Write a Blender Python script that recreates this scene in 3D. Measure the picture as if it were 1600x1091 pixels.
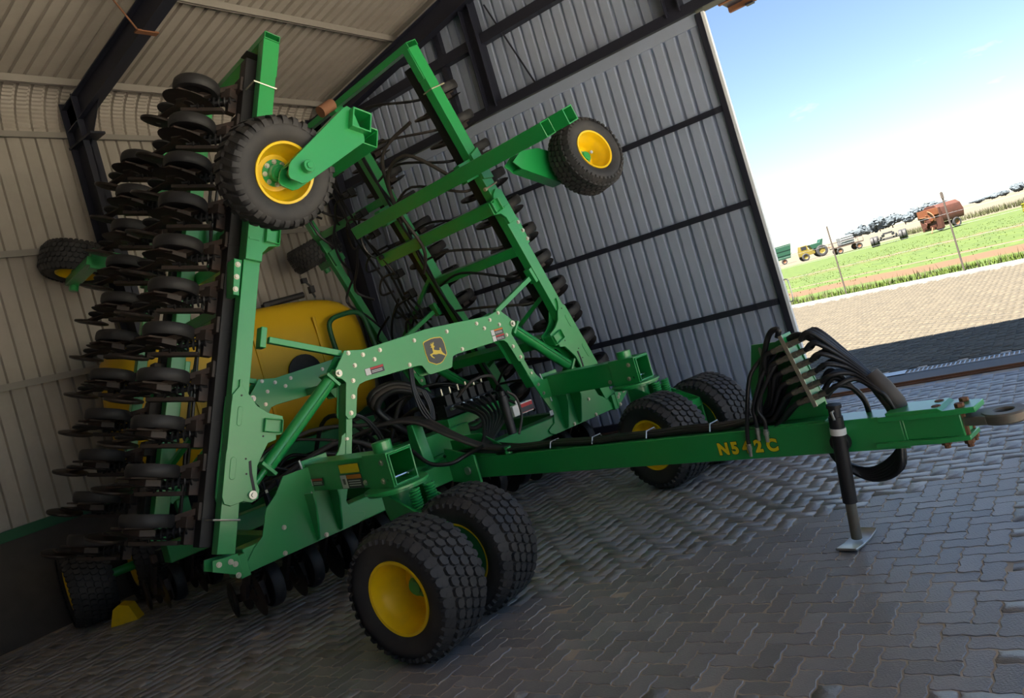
import bpy, bmesh, math, random
import numpy as np
from mathutils import Vector, Matrix
random.seed(7); rng = np.random.default_rng(7)
for o in list(bpy.data.objects): bpy.data.objects.remove(o)
S = bpy.context.scene; COL = S.collection
rad = math.radians

# ------------------------------------------------------------------ camera
CAM_H = 1.88
ROLL, PITCH, YAWB, YAWM = rad(16.11), rad(0.87), rad(36.27), rad(47.10)
def lev(x, y, z):      # level camera frame (right, forward, up) -> world
    return Vector((x*math.sin(YAWB)+y*math.cos(YAWB), -x*math.cos(YAWB)+y*math.sin(YAWB), z))
cr, sr, cp, sp = math.cos(ROLL), math.sin(ROLL), math.cos(PITCH), math.sin(PITCH)
c_right, c_up, c_fwd = lev(cr, sr*sp, -sr*cp), lev(sr, -cr*sp, cr*cp), lev(0, cp, sp)
cam = bpy.data.cameras.new('camera'); cam_o = bpy.data.objects.new('camera', cam); COL.objects.link(cam_o)
m = Matrix.Identity(4)
for i in range(3): m[i][0], m[i][1], m[i][2] = c_right[i], c_up[i], -c_fwd[i]
m[2][3] = CAM_H
cam_o.matrix_world = m
cam.sensor_width = 36; cam.lens = 1200/1600*36; cam.shift_y = -55.5/1600; cam.clip_end = 3000; cam.clip_start = .05
S.camera = cam_o

# ------------------------------------------------------------------ world, sun, exposure
SUN_EL, SUN_AZ = rad(68), rad(176)     # sun stands high behind the shed (towards -X)
w = bpy.data.worlds.new('sky'); S.world = w; w.use_nodes = True
nt = w.node_tree; nt.nodes.clear()
out = nt.nodes.new('ShaderNodeOutputWorld'); bg = nt.nodes.new('ShaderNodeBackground'); sky = nt.nodes.new('ShaderNodeTexSky')
sky.sky_type = 'NISHITA'; sky.sun_disc = False; sky.sun_elevation = SUN_EL; sky.sun_rotation = rad(270)
sky.altitude = 1500; sky.air_density = 1.0; sky.dust_density = .8; sky.ozone_density = 1.2
# thin cloud wisps
tc = nt.nodes.new('ShaderNodeTexCoord'); mp = nt.nodes.new('ShaderNodeMapping'); mp.inputs['Scale'].default_value = (5, 5, 16)
nz = nt.nodes.new('ShaderNodeTexNoise'); nz.inputs['Scale'].default_value = 2.3; nz.inputs['Detail'].default_value = 7
rp = nt.nodes.new('ShaderNodeValToRGB'); rp.color_ramp.elements[0].position = .64; rp.color_ramp.elements[1].position = .86
rp.color_ramp.elements[1].color = (.55, .55, .55, 1)
mx = nt.nodes.new('ShaderNodeMixRGB'); mx.inputs['Color2'].default_value = (9, 9.4, 10, 1)
L = nt.links.new
L(tc.outputs['Generated'], mp.inputs['Vector']); L(mp.outputs[0], nz.inputs['Vector']); L(nz.outputs['Fac'], rp.inputs['Fac'])
L(rp.outputs['Color'], mx.inputs['Fac']); L(sky.outputs[0], mx.inputs['Color1']); L(mx.outputs[0], bg.inputs['Color'])
L(bg.outputs[0], out.inputs['Surface'])
bg.inputs['Strength'].default_value = 0.034
sl = bpy.data.lights.new('sun', 'SUN'); sl.energy = 4.6; sl.angle = rad(.6); sl.color = (1, .94, .84)
so = bpy.data.objects.new('sun', sl); COL.objects.link(so)
sd = Vector((math.cos(SUN_EL)*math.cos(SUN_AZ), math.cos(SUN_EL)*math.sin(SUN_AZ), math.sin(SUN_EL)))
so.rotation_euler = sd.to_track_quat('Z', 'Y').to_euler(); so.location = (-20, 0, 40)
S.view_settings.view_transform = 'Standard'; S.view_settings.look = 'None'
S.view_settings.gamma = 1; S.view_settings.use_curve_mapping = False
S.view_settings.exposure = 2.85
S.cycles.use_denoising = True
S.cycles.max_bounces = 10; S.cycles.diffuse_bounces = 7; S.cycles.glossy_bounces = 3; S.cycles.transmission_bounces = 3
S.cycles.sample_clamp_indirect = 6; S.cycles.caustics_reflective = False; S.cycles.caustics_refractive = False

# ------------------------------------------------------------------ materials
MAT = {}
def mat(name, col, rough=.5, metal=0., var=.0, vscale=4., dirt=None, dscale=2., damt=.5, bump=0., bscale=60., coat=0., objrand=0., spec=None, attr=None, coords='Object', stretch=None):
    m = bpy.data.materials.new(name); m.use_nodes = True; n = m.node_tree.nodes; l = m.node_tree.links.new
    b = n['Principled BSDF']; b.inputs['Roughness'].default_value = rough; b.inputs['Metallic'].default_value = metal
    if coat: b.inputs['Coat Weight'].default_value = coat; b.inputs['Coat Roughness'].default_value = .28
    if spec is not None: b.inputs['Specular IOR Level'].default_value = spec
    c4 = (*col, 1); b.inputs['Base Color'].default_value = c4
    tcn = n.new('ShaderNodeTexCoord'); vec = tcn.outputs[coords]
    if coords == 'World':
        pass
    if stretch:
        mm = n.new('ShaderNodeMapping'); mm.inputs['Scale'].default_value = stretch; l(vec, mm.inputs['Vector']); vec = mm.outputs[0]
    cur = None
    def hsv(val_socket, amt, base):
        h = n.new('ShaderNodeHueSaturation'); mr = n.new('ShaderNodeMapRange')
        mr.inputs['To Min'].default_value = 1-amt; mr.inputs['To Max'].default_value = 1+amt
        l(val_socket, mr.inputs['Value']); l(mr.outputs[0], h.inputs['Value'])
        if base is None: h.inputs['Color'].default_value = c4
        else: l(base, h.inputs['Color'])
        return h.outputs[0]
    if var:
        t = n.new('ShaderNodeTexNoise'); t.inputs['Scale'].default_value = vscale; t.inputs['Detail'].default_value = 5; l(vec, t.inputs['Vector'])
        cur = hsv(t.outputs['Fac'], var*1.6, cur)
    if objrand:
        oi = n.new('ShaderNodeObjectInfo'); cur = hsv(oi.outputs['Random'], objrand, cur)
    if attr:
        at = n.new('ShaderNodeAttribute'); at.attribute_name = attr[0]; cur = hsv(at.outputs['Fac'], attr[1], cur)
    if dirt:
        t = n.new('ShaderNodeTexNoise'); t.inputs['Scale'].default_value = dscale; t.inputs['Detail'].default_value = 8; t.inputs['Roughness'].default_value = .7; l(vec, t.inputs['Vector'])
        r = n.new('ShaderNodeValToRGB'); r.color_ramp.elements[0].position = .45; r.color_ramp.elements[1].position = .72
        r.color_ramp.elements[1].color = (damt, damt, damt, 1); l(t.outputs['Fac'], r.inputs['Fac'])
        x = n.new('ShaderNodeMixRGB'); x.inputs['Color2'].default_value = (*dirt, 1); l(r.outputs['Color'], x.inputs['Fac'])
        if cur is None: x.inputs['Color1'].default_value = c4
        else: l(cur, x.inputs['Color1'])
        cur = x.outputs[0]
    if cur is not None: l(cur, b.inputs['Base Color'])
    if bump:
        t = n.new('ShaderNodeTexNoise'); t.inputs['Scale'].default_value = bscale; t.inputs['Detail'].default_value = 4; l(vec, t.inputs['Vector'])
        bp = n.new('ShaderNodeBump'); bp.inputs['Strength'].default_value = bump; bp.inputs['Distance'].default_value = .01
        l(t.outputs['Fac'], bp.inputs['Height']); l(bp.outputs[0], b.inputs['Normal'])
    MAT[name] = m; return m
mat('green', (.012, .345, .076), .38, var=.08, vscale=1.5, dirt=(.20, .28, .13), dscale=1.3, damt=.10, coat=.8, spec=.6)
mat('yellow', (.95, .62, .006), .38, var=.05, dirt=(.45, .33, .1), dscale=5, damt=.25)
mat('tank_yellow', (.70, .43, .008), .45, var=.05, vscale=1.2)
mat('rubber', (.028, .028, .030), .65, var=.15, vscale=6, dirt=(.075, .065, .055), dscale=3, damt=.5)
mat('rubber_clean', (.014, .014, .016), .6, dirt=(.05, .045, .04), dscale=6, damt=.4)
mat('black', (.014, .014, .016), .5, var=.1)
mat('hose', (.012, .012, .014), .42)
mat('dusty_hose', (.045, .038, .034), .6, var=.2, vscale=10)
mat('worn_arm', (.036, .027, .023), .6, dirt=(.12, .06, .045), dscale=6, damt=.6)
mat('blade', (.042, .037, .034), .42, metal=.6, dirt=(.10, .06, .045), dscale=8, damt=.6)
mat('steel', (.55, .54, .50), .35, metal=.9)
mat('zinc', (.62, .58, .46), .4, metal=.8)
mat('chrome', (.8, .8, .8), .15, metal=1)
mat('rust', (.20, .085, .04), .8, var=.2)
mat('white', (.8, .8, .78), .5)
mat('sticker_red', (.55, .05, .05), .5); mat('sticker_orange', (.70, .22, .03), .5); mat('sticker_yellow', (.95, .72, .02), .4)
mat('sticker_dark', (.06, .06, .07), .5); mat('emblem_grey', (.09, .09, .085), .5); mat('emblem_yellow', (.85, .63, .08), .45)
mat('orange_reflector', (.55, .12, .03), .3)
CLAD = (.40, .365, .32)
mat('cladding', CLAD, .5, var=.06, vscale=.8, dirt=(.20, .175, .14), dscale=.9, damt=.35)
mat('cladding_grey', (.36, .42, .55), .45, var=.05, vscale=.8, dirt=(.28, .29, .32), dscale=1.1, damt=.35)
mat('steel_frame', (.018, .020, .034), .45, var=.1)
mat('purlin', (.27, .25, .225), .4, var=.08)
mat('flashing_green', (.010, .10, .035), .5)
mat('door_edge', (.85, .88, .92), .4)
mat('brick_wall', (.075, .065, .055), .85, var=.18, vscale=6)
mat('sand', (.52, .43, .33), .95, var=.2, vscale=8)
mat('paver', (.315, .295, .285), .40, spec=.8, objrand=.17, var=.14, vscale=9, bump=.35, bscale=90, dirt=(.10, .095, .09), dscale=2, damt=.5)
mat('paver_field', (.315, .295, .285), .40, spec=.8, attr=('tone', .17), var=.14, vscale=9, bump=.35, bscale=90, dirt=(.10, .095, .09), dscale=2, damt=.5)
mat('paver_apron', (0.0849, 0.0693, 0.0450), .85, attr=('tone', .14), var=.10, vscale=6, bump=.25, bscale=90)
mat('concrete', (0.1920, 0.1860, 0.1740), .85, var=.08, vscale=3, bump=.2, bscale=40)
mat('galv', (.50, .52, .55), .4, metal=.6, var=.1)
mat('bounce_ground', (.80, .72, .60), .95, var=.15, vscale=.5)  # unseen ground, kept very pale to bounce sunlight into the shed

# ------------------------------------------------------------------ mesh helpers
class MB:
    def __init__(s): s.v = []; s.f = []
    def add(s, v, f):
        k = len(s.v); s.v += [tuple(p) for p in v]; s.f += [tuple(i+k for i in q) for q in f]; return s
    def box(s, x0, x1, y0, y1, z0, z1, M=None):
        v = [(x, y, z) for x in (x0, x1) for y in (y0, y1) for z in (z0, z1)]
        if M is not None: v = [M @ Vector(p) for p in v]
        return s.add(v, [(0,1,3,2), (4,6,7,5), (0,4,5,1), (2,3,7,6), (0,2,6,4), (1,5,7,3)])
    def prism(s, poly, w0, w1, mp=lambda u, v, w: (u, w, v)):
        n = len(poly); v = [mp(a, b, w0) for a, b in poly]+[mp(a, b, w1) for a, b in poly]
        return s.add(v, [tuple(range(n)), tuple(range(2*n-1, n-1, -1))]+[(i, i+n, (i+1) % n+n, (i+1) % n) for i in range(n)])
    def hollow(s, x0, x1, y0, y1, z0, z1, ax, t=.01, back=True):
        """rectangular tube, open at both ends, along axis ax"""
        lo, hi = [x0, y0, z0], [x1, y1, z1]; a, b = [i for i in range(3) if i != ax]
        def pt(u, v, w): p = [0, 0, 0]; p[a] = u; p[b] = v; p[ax] = w; return tuple(p)
        V = []
        for w_ in (lo[ax], hi[ax]):
            for d in (0, t):
                V += [pt(lo[a]+d, lo[b]+d, w_), pt(hi[a]-d, lo[b]+d, w_), pt(hi[a]-d, hi[b]-d, w_), pt(lo[a]+d, hi[b]-d, w_)]
        F = []
        for i in range(4):
            j = (i+1) % 4
            F += [(i, j, 8+j, 8+i), (4+i, 12+i, 12+j, 4+j), (i, 4+i, 4+j, j), (8+i, 8+j, 12+j, 12+i)]
        return s.add(V, F)
    def tube(s, pts, r, n=8, caps=True, closed=False):
        P = [Vector(p) for p in pts]; N = len(P); V = []; F = []
        rs = r if isinstance(r, (list, tuple)) else [r]*N
        up = None
        for i in range(N):
            if closed: t = P[(i+1) % N]-P[i-1]
            else: t = P[min(i+1, N-1)]-P[max(i-1, 0)]
            t.normalize()
            if up is None:
                up = Vector((0, 0, 1)) if abs(t.z) < .9 else Vector((1, 0, 0))
            e = t.cross(up)
            if e.length < 1e-6: e = t.orthogonal()
            e.normalize(); g = e.cross(t); up = g
            for k in range(n):
                a = 2*math.pi*k/n; V.append(P[i]+rs[i]*(math.cos(a)*e+math.sin(a)*g))
        for i in range(N if closed else N-1):
            j = (i+1) % N
            for k in range(n): F.append((i*n+k, i*n+(k+1) % n, j*n+(k+1) % n, j*n+k))
        if caps and not closed: F += [tuple(range(n-1, -1, -1)), tuple((N-1)*n+k for k in range(n))]
        return s.add(V, F)
    def lathe(s, prof, n=32, M=None, closed=True):
        """profile of (radius, height) about local Z"""
        k = len(prof); V = []; F = []
        for i in range(n):
            a = 2*math.pi*i/n
            for r_, h in prof:
                p = Vector((r_*math.cos(a), r_*math.sin(a), h)); V.append(M @ p if M is not None else p)
        for i in range(n):
            j = (i+1) % n
            for q in range(k if closed else k-1):
                q2 = (q+1) % k; F.append((i*k+q, j*k+q, j*k+q2, i*k+q2))
        return s.add(V, F)
    def disc(s, r, h0, h1, n=16, M=None):
        V = [];
        for h in (h0, h1):
            for i in range(n):
                p = Vector((r*math.cos(2*math.pi*i/n), r*math.sin(2*math.pi*i/n), h)); V.append(M @ p if M is not None else p)
        return s.add(V, [tuple(range(n-1, -1, -1)), tuple(range(n, 2*n))]+[(i, (i+1) % n, n+(i+1) % n, n+i) for i in range(n)])
    def mesh(s, name, m, smooth=35, fix=True):
        me = bpy.data.meshes.new(name); me.from_pydata(s.v, [], s.f)
        if fix:
            b = bmesh.new(); b.from_mesh(me); bmesh.ops.recalc_face_normals(b, faces=b.faces); b.to_mesh(me); b.free()
        if smooth:
            me.shade_smooth(); me.set_sharp_from_angle(angle=rad(smooth))
        me.materials.append(MAT[m] if isinstance(m, str) else m); return me
    def build(s, name, m, parent=None, M=None, smooth=35, bevel=0):
        return link(name, s.mesh(name, m, smooth), parent, M, bevel)
def link(name, data, parent=None, M=None, bevel=0):
    o = bpy.data.objects.new(name, data); COL.objects.link(o)
    if parent is not None: o.parent = parent
    if M is not None: o.matrix_local = M
    if bevel:
        b = o.modifiers.new('bevel', 'BEVEL'); b.width = bevel; b.segments = 2; b.limit_method = 'ANGLE'; b.angle_limit = rad(50)
    return o
def empty(name, loc=(0, 0, 0), rz=0, parent=None):
    o = bpy.data.objects.new(name, None); COL.objects.link(o); o.location = loc; o.rotation_euler = (0, 0, rz); o.empty_display_size = .1
    if parent is not None: o.parent = parent
    return o
def tag(o, label=None, cat=None, group=None, kind=None):
    if label: o['label'] = label
    if cat: o['category'] = cat
    if group: o['group'] = group
    if kind: o['kind'] = kind
    return o
def copy_tree(o, parent, M=None):
    c = o.copy(); COL.objects.link(c); c.parent = parent
    if M is not None: c.matrix_local = M
    for ch in o.children:
        d = ch.copy(); COL.objects.link(d); d.parent = c
        d.matrix_local = ch.matrix_local.copy()
    return c
def T(x, y, z): return Matrix.Translation((x, y, z))
def RX(a): return Matrix.Rotation(a, 4, 'X')
def RY(a): return Matrix.Rotation(a, 4, 'Y')
def RZ(a): return Matrix.Rotation(a, 4, 'Z')
def axisM(c, d):           # local Z along d, origin c
    return Matrix.Translation(c) @ Vector(d).to_track_quat('Z', 'Y').to_matrix().to_4x4()
def smoothpts(pts, k=6):
    P = [Vector(p) for p in pts]; out = []
    for i in range(len(P)-1):
        p0, p1, p2, p3 = P[max(i-1, 0)], P[i], P[i+1], P[min(i+2, len(P)-1)]
        for j in range(k):
            t = j/k; t2 = t*t; t3 = t2*t
            out.append(.5*((2*p1)+(-p0+p2)*t+(2*p0-5*p1+4*p2-p3)*t2+(-p0+3*p1-3*p2+p3)*t3))
    out.append(P[-1]); return out
def struct(o): o['kind'] = 'structure'; return o
def beam(mb, a, b, wd, ht, upv=(0, 0, 1)):
    """solid box bar from a to b, wd across, ht along upv"""
    a, b = Vector(a), Vector(b); d = b-a; ln = d.length; d.normalize(); u = Vector(upv); e = d.cross(u).normalized(); u = e.cross(d)
    M = Matrix.Identity(4)
    for i in range(3): M[i][0], M[i][1], M[i][2], M[i][3] = d[i], e[i], u[i], a[i]
    return mb.box(0, ln, -wd/2, wd/2, -ht/2, ht/2, M)

# ------------------------------------------------------------------ the shed
XG, YL, YR, XB, YRIDGE = 9.5, 10.0, -3.0, -7.0, 3.5
def zr(y): return 6.49+.17*(9.545-y) if y >= YRIDGE else 6.49+.17*(9.545-YRIDGE)-.17*(YRIDGE-y)
PITCH_RIB, NR = .175, 4
def rib_u(n=NR):           # (u, depth) polyline of one ribbed sheet, ribs pushed outwards
    L_ = []
    for i in range(n):
        u = i*PITCH_RIB
        L_ += [(u, 0), (u+.104, 0), (u+.114, .040), (u+.153, .040), (u+.163, 0)]
    L_.append((n*PITCH_RIB, 0)); return L_
def sheet_mesh(name, lo, hi, mp, m='cladding', n=NR):
    """lo(u), hi(u): ends of the sheet; mp(u, along, depth) -> point"""
    mb = MB(); pr = rib_u(n); V = []
    for u, d in pr: V.append(mp(u, lo(u), d))
    for u, d in pr: V.append(mp(u, hi(u), d))
    k = len(pr); mb.add(V, [(i, i+1, k+i+1, k+i) for i in range(k-1)])
    return mb.mesh(name, m, smooth=0, fix=False)
SW = NR*PITCH_RIB
# floor: sand bed that carries the pavers
floor = struct(MB().box(XB, XG-.12, YR, YL, -.25, -.0035).build('floor', 'sand', smooth=0))
# left wall: low brick wall, ribbed sheets, curved eave sheets
wl = struct(MB().box(XB, XG+.1, YL-.06, YL+.14, 0, 1.14).build('wall_left', 'brick_wall', smooth=0))
MB().box(XB, XG, YL-.09, YL-.005, 1.13, 1.245).build('flashing', 'flashing_green', wl)
me = sheet_mesh('cladding_sheet', lambda u: 1.2, lambda u: 5.95, lambda u, z, d: (u, YL+d, z))
nsh = int(round((XG-XB)/SW))+1
for i in range(nsh): link('cladding_sheet', me, wl, T(XG-SW*(i+1)+.2, 0, 0))
mb = MB(); pr = rib_u(); V = []; NA = 30
for j in range(NA+1):
    th = rad(80)*j/NA; r_ = .55+(.010 if j % 2 else 0)
    for u, d in pr: V.append((u, YL-.55+(r_+d)*math.cos(th), 5.95+(r_+d)*math.sin(th)))
k = len(pr); mb.add(V, [(j*k+i, j*k+i+1, (j+1)*k+i+1, (j+1)*k+i) for j in range(NA) for i in range(k-1)])
me = mb.mesh('curved_sheet', 'cladding', smooth=0, fix=False)
for i in range(nsh): link('curved_sheet', me, wl, T(XG-SW*(i+1)+.2, 0, 0))
for z, h in ((2.82, .06), (4.38, .06), (5.90, .055)):
    MB().prism([(YL-.004, z+h/2), (YL-.10, z+h/2), (YL-.10, z-h/2-.02), (YL-.09, z-h/2-.02), (YL-.09, z-h/2), (YL-.004, z-h/2)], XB, XG, lambda u, v, w: (w, u, v)).build('girt', 'purlin', wl)
# roof
ceil = struct(MB().box(XB, XG+.3, YRIDGE-.25, YRIDGE+.25, zr(YRIDGE)+.02, zr(YRIDGE)+.05).build('ceiling', 'cladding', smooth=0))
sl_ = math.hypot(1, .17)
for side, y0, y1 in ((1, 9.66, YRIDGE), (-1, YR-.3, YRIDGE)):
    me = sheet_mesh('roof_sheet', lambda u: y0, lambda u: y1, lambda u, y, d: (u, y+side*d*.17/sl_, zr(y)+d/sl_))
    for i in range(nsh+1): link('roof_sheet', me, ceil, T(XG-SW*(i+1)+.4, 0, 0))
for y in (9.52, 7.65, 5.8, 3.95, 3.05, 1.2, -.65, -2.5):
    z = zr(y)-.006
    MB().prism([(y-.035, z), (y+.035, z), (y+.035, z-.085), (y+.022, z-.085), (y+.022, z-.075), (y-.022, z-.075), (y-.022, z-.095), (y-.035, z-.095)], XB, XG, lambda u, v, w: (w, u, v)).build('purlin', 'purlin', ceil)
def ibeam(mb, a, b, depth, fl, side, tf=.016, tw=.012):
    a, b = Vector(a), Vector(b); d = (b-a).normalized(); sd_ = Vector(side); up = sd_.cross(d).normalized()
    for k_, (w_, h_) in ((-1, (fl, tf)), (1, (fl, tf)), (0, (tw, depth))):
        off = up*(k_*(depth/2-tf/2)); beam(mb, a+off, b+off, w_, h_, up)
    return mb
for x in (XG-.22, 5.2, .9, -3.4, XB+.1):
    fr = ibeam(MB(), (x, YL-.30, 0), (x, YL-.30, 6.30), .36, .17, (1, 0, 0)); fr.build('column', 'steel_frame', ceil)
    ibeam(MB(), (x, YR+.25, 0), (x, YR+.25, 5.7), .36, .19, (1, 0, 0)).build('column', 'steel_frame', ceil)
    ibeam(MB(), (x, YL-.12, zr(YL-.12)-.37), (x, YRIDGE, zr(YRIDGE)-.37), .32, .15, (1, 0, 0)).build('rafter', 'steel_frame', ceil)
    ibeam(MB(), (x, YR+.1, zr(YR+.1)-.37), (x, YRIDGE, zr(YRIDGE)-.37), .32, .15, (1, 0, 0)).build('rafter', 'steel_frame', ceil)
    # haunch plates and bolts at the knee
    MB().box(x-.095, x+.095, YL-.72, YL-.10, 5.68, 5.71).prism([(YL-.48, 6.05), (YL-1.1, 6.18), (YL-.48, 5.6)], x-.006, x+.006, lambda u, v, w: (w, u, v)).build('haunch', 'steel_frame', ceil)
# brass coloured purlin stay on the visible rafter
MB().tube([(5.10, 7.70, 6.285), (4.85, 7.65, 6.62)], .011, 6).box(5.07, 5.33, 7.66, 7.74, 6.265, 6.285).build('fly_brace', 'rust', ceil)
# gable wall above the door
wg = struct(MB().box(XG-.16, XG+.02, YR, YL-.2, 4.93, 5.07).build('wall_right', 'steel_frame', smooth=0))
ng = int((YL-YR)/SW)+1
for i in range(ng):
    y0 = YL-SW*(i+1)+.2
    b0 = 4.95 if y0 < 8.2 else .03
    me = sheet_mesh('cladding_sheet', lambda u: b0, lambda u: zr(y0+u)-.01, lambda u, z, d: (XG+d, y0+u, z), 'cladding_grey')
    link('cladding_sheet', me, wg)
for z in (6.02,): MB().box(XG-.14, XG-.005, YR, 9.0, z-.075, z+.075).build('girt', 'steel_frame', wg)
for y in (6.15, 3.2, .3): ibeam(MB(), (XG-.12, y, 5.0), (XG-.12, y, zr(y)-.3), .2, .2, (1, 0, 0)).build('post', 'steel_frame', wg)
MB().box(XG-.1, XG-.005, 6.80, 6.90, 5.05, zr(6.85)-.3).build('post', 'steel_frame', wg)
MB().tube([(XG-.1, 5.85, 6.45), (XG-.1, 5.38, 5.05)], .014, 6).build('tie_rod', 'steel_frame', wg)
# hanging track along the header and the cover outside it
MB().box(XG-.19, XG-.165, YR, 9.0, 4.93, 5.06).build('door_track', 'steel_frame', wg)
tr = MB().box(XG+.05, XG+.42, YR, 2.72, 4.96, 5.0); tr.build('track_cover', 'steel_frame', wg)
MB().box(XG+.40, XG+.46, YR, 2.72, 4.90, 5.02).box(XG+.03, XG+.08, YR, 2.72, 4.92, 5.04).build('cover_edge', 'rust', wg)
for i in range(9): MB().box(XG+.36, XG+.44, 2.5-i*.6, 2.4-i*.6, 4.875, 4.90).build('bracket', 'steel_frame', wg)
# sliding door leaf
DX = XG-.10; D0, D1 = 2.86, 8.96
dl = struct(MB().box(DX-.03, DX+.035, D0, D0+.035, .05, 4.9).build('door_1', 'door_edge', smooth=0))
MB().box(DX-.045, DX+.03, D0+.035, D0+.11, .05, 4.9).build('stile', 'steel_frame', dl)
MB().box(DX-.05, DX+.035, D0+.03, D1, .04, .13).build('rail', 'steel_frame', dl)
nd = int((D1-D0)/SW)
for i in range(nd+1):
    me_w = min(SW, D1-(D0+.12+i*SW))
    if me_w < .1: break
    y0 = D0+.12+i*SW
    me = sheet_mesh('cladding_sheet', lambda u: .1, lambda u: 4.80, lambda u, z, d: (DX+d, y0+u, z), 'cladding_grey', n=max(1, int(me_w/PITCH_RIB+.01)))
    link('cladding_sheet', me, dl)
for z in (1.28, 2.53, 3.72): MB().prism([(DX, z+.026), (DX-.045, z+.026), (DX-.045, z-.05), (DX-.04, z-.05), (DX-.04, z-.026), (DX, z-.026)], D0+.1, D1, lambda u, v, w: (u, w, v)).build('rail', 'steel_frame', dl)
MB().box(DX-.02, DX+.0, D0+.1, D1, 4.775, 4.925).build('top_flashing', 'cladding_grey', dl)
MB().tube(smoothpts([(DX, D0-.0, 1.50), (DX, D0-.05, 1.48), (DX, D0-.05, 1.25), (DX, D0, 1.23)], 4), .008, 6).build('handle', 'steel', dl)
# unseen sides; eave beam on columns
struct(MB().prism([(YR, 0), (YL, 0), (YL, 6.0), (YL-.5, 6.4), (YRIDGE, zr(YRIDGE)), (YR, zr(YR))], XB-.1, XB, lambda u, v, w: (w, u, v)).build('wall_end', 'cladding', smooth=0))
wfr = struct(MB().box(XB, -2.0, YR-.1, YR, 0, 1.2).build('wall_front_added', 'brick_wall', smooth=0))  # unseen wall stretch, added to keep side light off the drill
me = sheet_mesh('cladding_sheet', lambda u: 1.2, lambda u: zr(YR)-.02, lambda u, z, d: (u, YR-d, z))
for i in range(int((-2.0-XB)/SW)): link('cladding_sheet', me, wfr, T(-2.0-SW*(i+1), 0, 0))
wb = struct(MB().box(XB, XG, YR+.1, YR+.3, 5.15, 5.55).build('eave_beam', 'steel_frame', smooth=0))  # only the eave beam over the open side, no wall
# threshold: concrete strip, floor rail, drain
th = struct(MB().box(XG-.125, XG+.58, -14, 14, -.25, -.004).build('floor', 'concrete', smooth=0)); th.name = 'floor_threshold'
MB().box(XG-.06, XG-.035, YR, 9, -.003, .035).box(XG-.10, XG-.06, YR, 9, -.003, .012).build('floor_rail', 'rust', th)
gr = tag(empty('drain_grate', (XG+.60, 0, 0)), 'galvanised drain grate set in the concrete strip outside the door', 'grate')
g = MB()
for s_ in (0, .2): g.box(s_, s_+.012, -6, 9, -.03, .004)
g.build('frame', 'galv', gr)
g = MB().box(0, .03, -.008, .008, -.02, .002)
bar = MB()
for i in range(300): bar.box(.01, .205, -6+i*.05, -5.985+i*.05, -.025, .002)
b_ = bar.build('bar', 'galv', gr); b_['kind'] = 'stuff'
MB().box(.0, .22, 2.0, 2.6, -.02, .005).build('cover_plate', 'galv', gr)

# ------------------------------------------------------------------ pavers (zigzag, laid herringbone)
PW = .1115
def edge(p, q, ax):        # zigzag along one unit edge from p to q
    o_ = []
    for t, f in ((0, 0), (.26, .0068), (.74, -.0068)):
        o_.append((t, f))
    return o_
def paver_outline(cells):
    (x0, y0), (x1, y1) = cells; lx, ly = x1-x0+1, y1-y0+1; pts = []
    def h(i0, i1, y):      # along x
        st = 1 if i1 > i0 else -1
        for i in range(i0, i1, st):
            for t, f in ((0, 0), (.26, .0068), (.74, -.0068)) if st > 0 else ((0, 0), (.26, -.0068), (.74, .0068)):
                pts.append(((i+st*t)*PW, y*PW+f))
    def v(i0, i1, x):
        st = 1 if i1 > i0 else -1
        for i in range(i0, i1, st):
            for t, f in ((0, 0), (.26, .0068), (.74, -.0068)) if st > 0 else ((0, 0), (.26, -.0068), (.74, .0068)):
                pts.append((x*PW+f, (i+st*t)*PW))
    h(0, lx, 0); v(0, ly, lx); h(lx, 0, ly); v(ly, 0, 0)
    P = np.array(pts); c = np.array([lx, ly])*PW/2
    return P-c, c
OUT = {'H': paver_outline([(0, 0), (1, 0)]), 'V': paver_outline([(0, 0), (0, 1)])}
def paver_geo(kind, chamfer=True):
    P, c = OUT[kind]; ext = np.abs(P).max(0); n = len(P)
    full = P*(1-.0040/ext); top = P*(1-.0075/ext)
    if chamfer:
        V = np.concatenate([np.c_[top, np.zeros(n)], np.c_[full, np.full(n, -.004)], np.c_[full, np.full(n, -.02)]]); R_ = 3
    else:
        V = np.concatenate([np.c_[P*(1-.0035/ext), np.zeros(n)], np.c_[full, np.full(n, -.02)]]); R_ = 2
    F = [list(range(n))]
    for r_ in range(R_-1):
        for i in range(n): F.append([r_*n+i, (r_+1)*n+i, (r_+1)*n+(i+1) % n, r_*n+(i+1) % n])
    return V, F
def layout(x0, x1, y0, y1, keep=None):
    res = []
    for i in range(int(math.floor(x0/PW)), int(math.ceil(x1/PW))):
        for j in range(int(math.floor(y0/PW)), int(math.ceil(y1/PW))):
            k_ = (i-j) % 4
            if k_ == 0: c = ((i+1)*PW, (j+.5)*PW); kd = 'H'
            elif k_ == 3: c = ((i+.5)*PW, (j+1)*PW); kd = 'V'
            else: continue
            if x0+.05 < c[0] < x1-.05 and y0+.05 < c[1] < y1-.05 and (keep is None or keep(*c)): res.append((c[0], c[1], kd))
    return res
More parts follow.
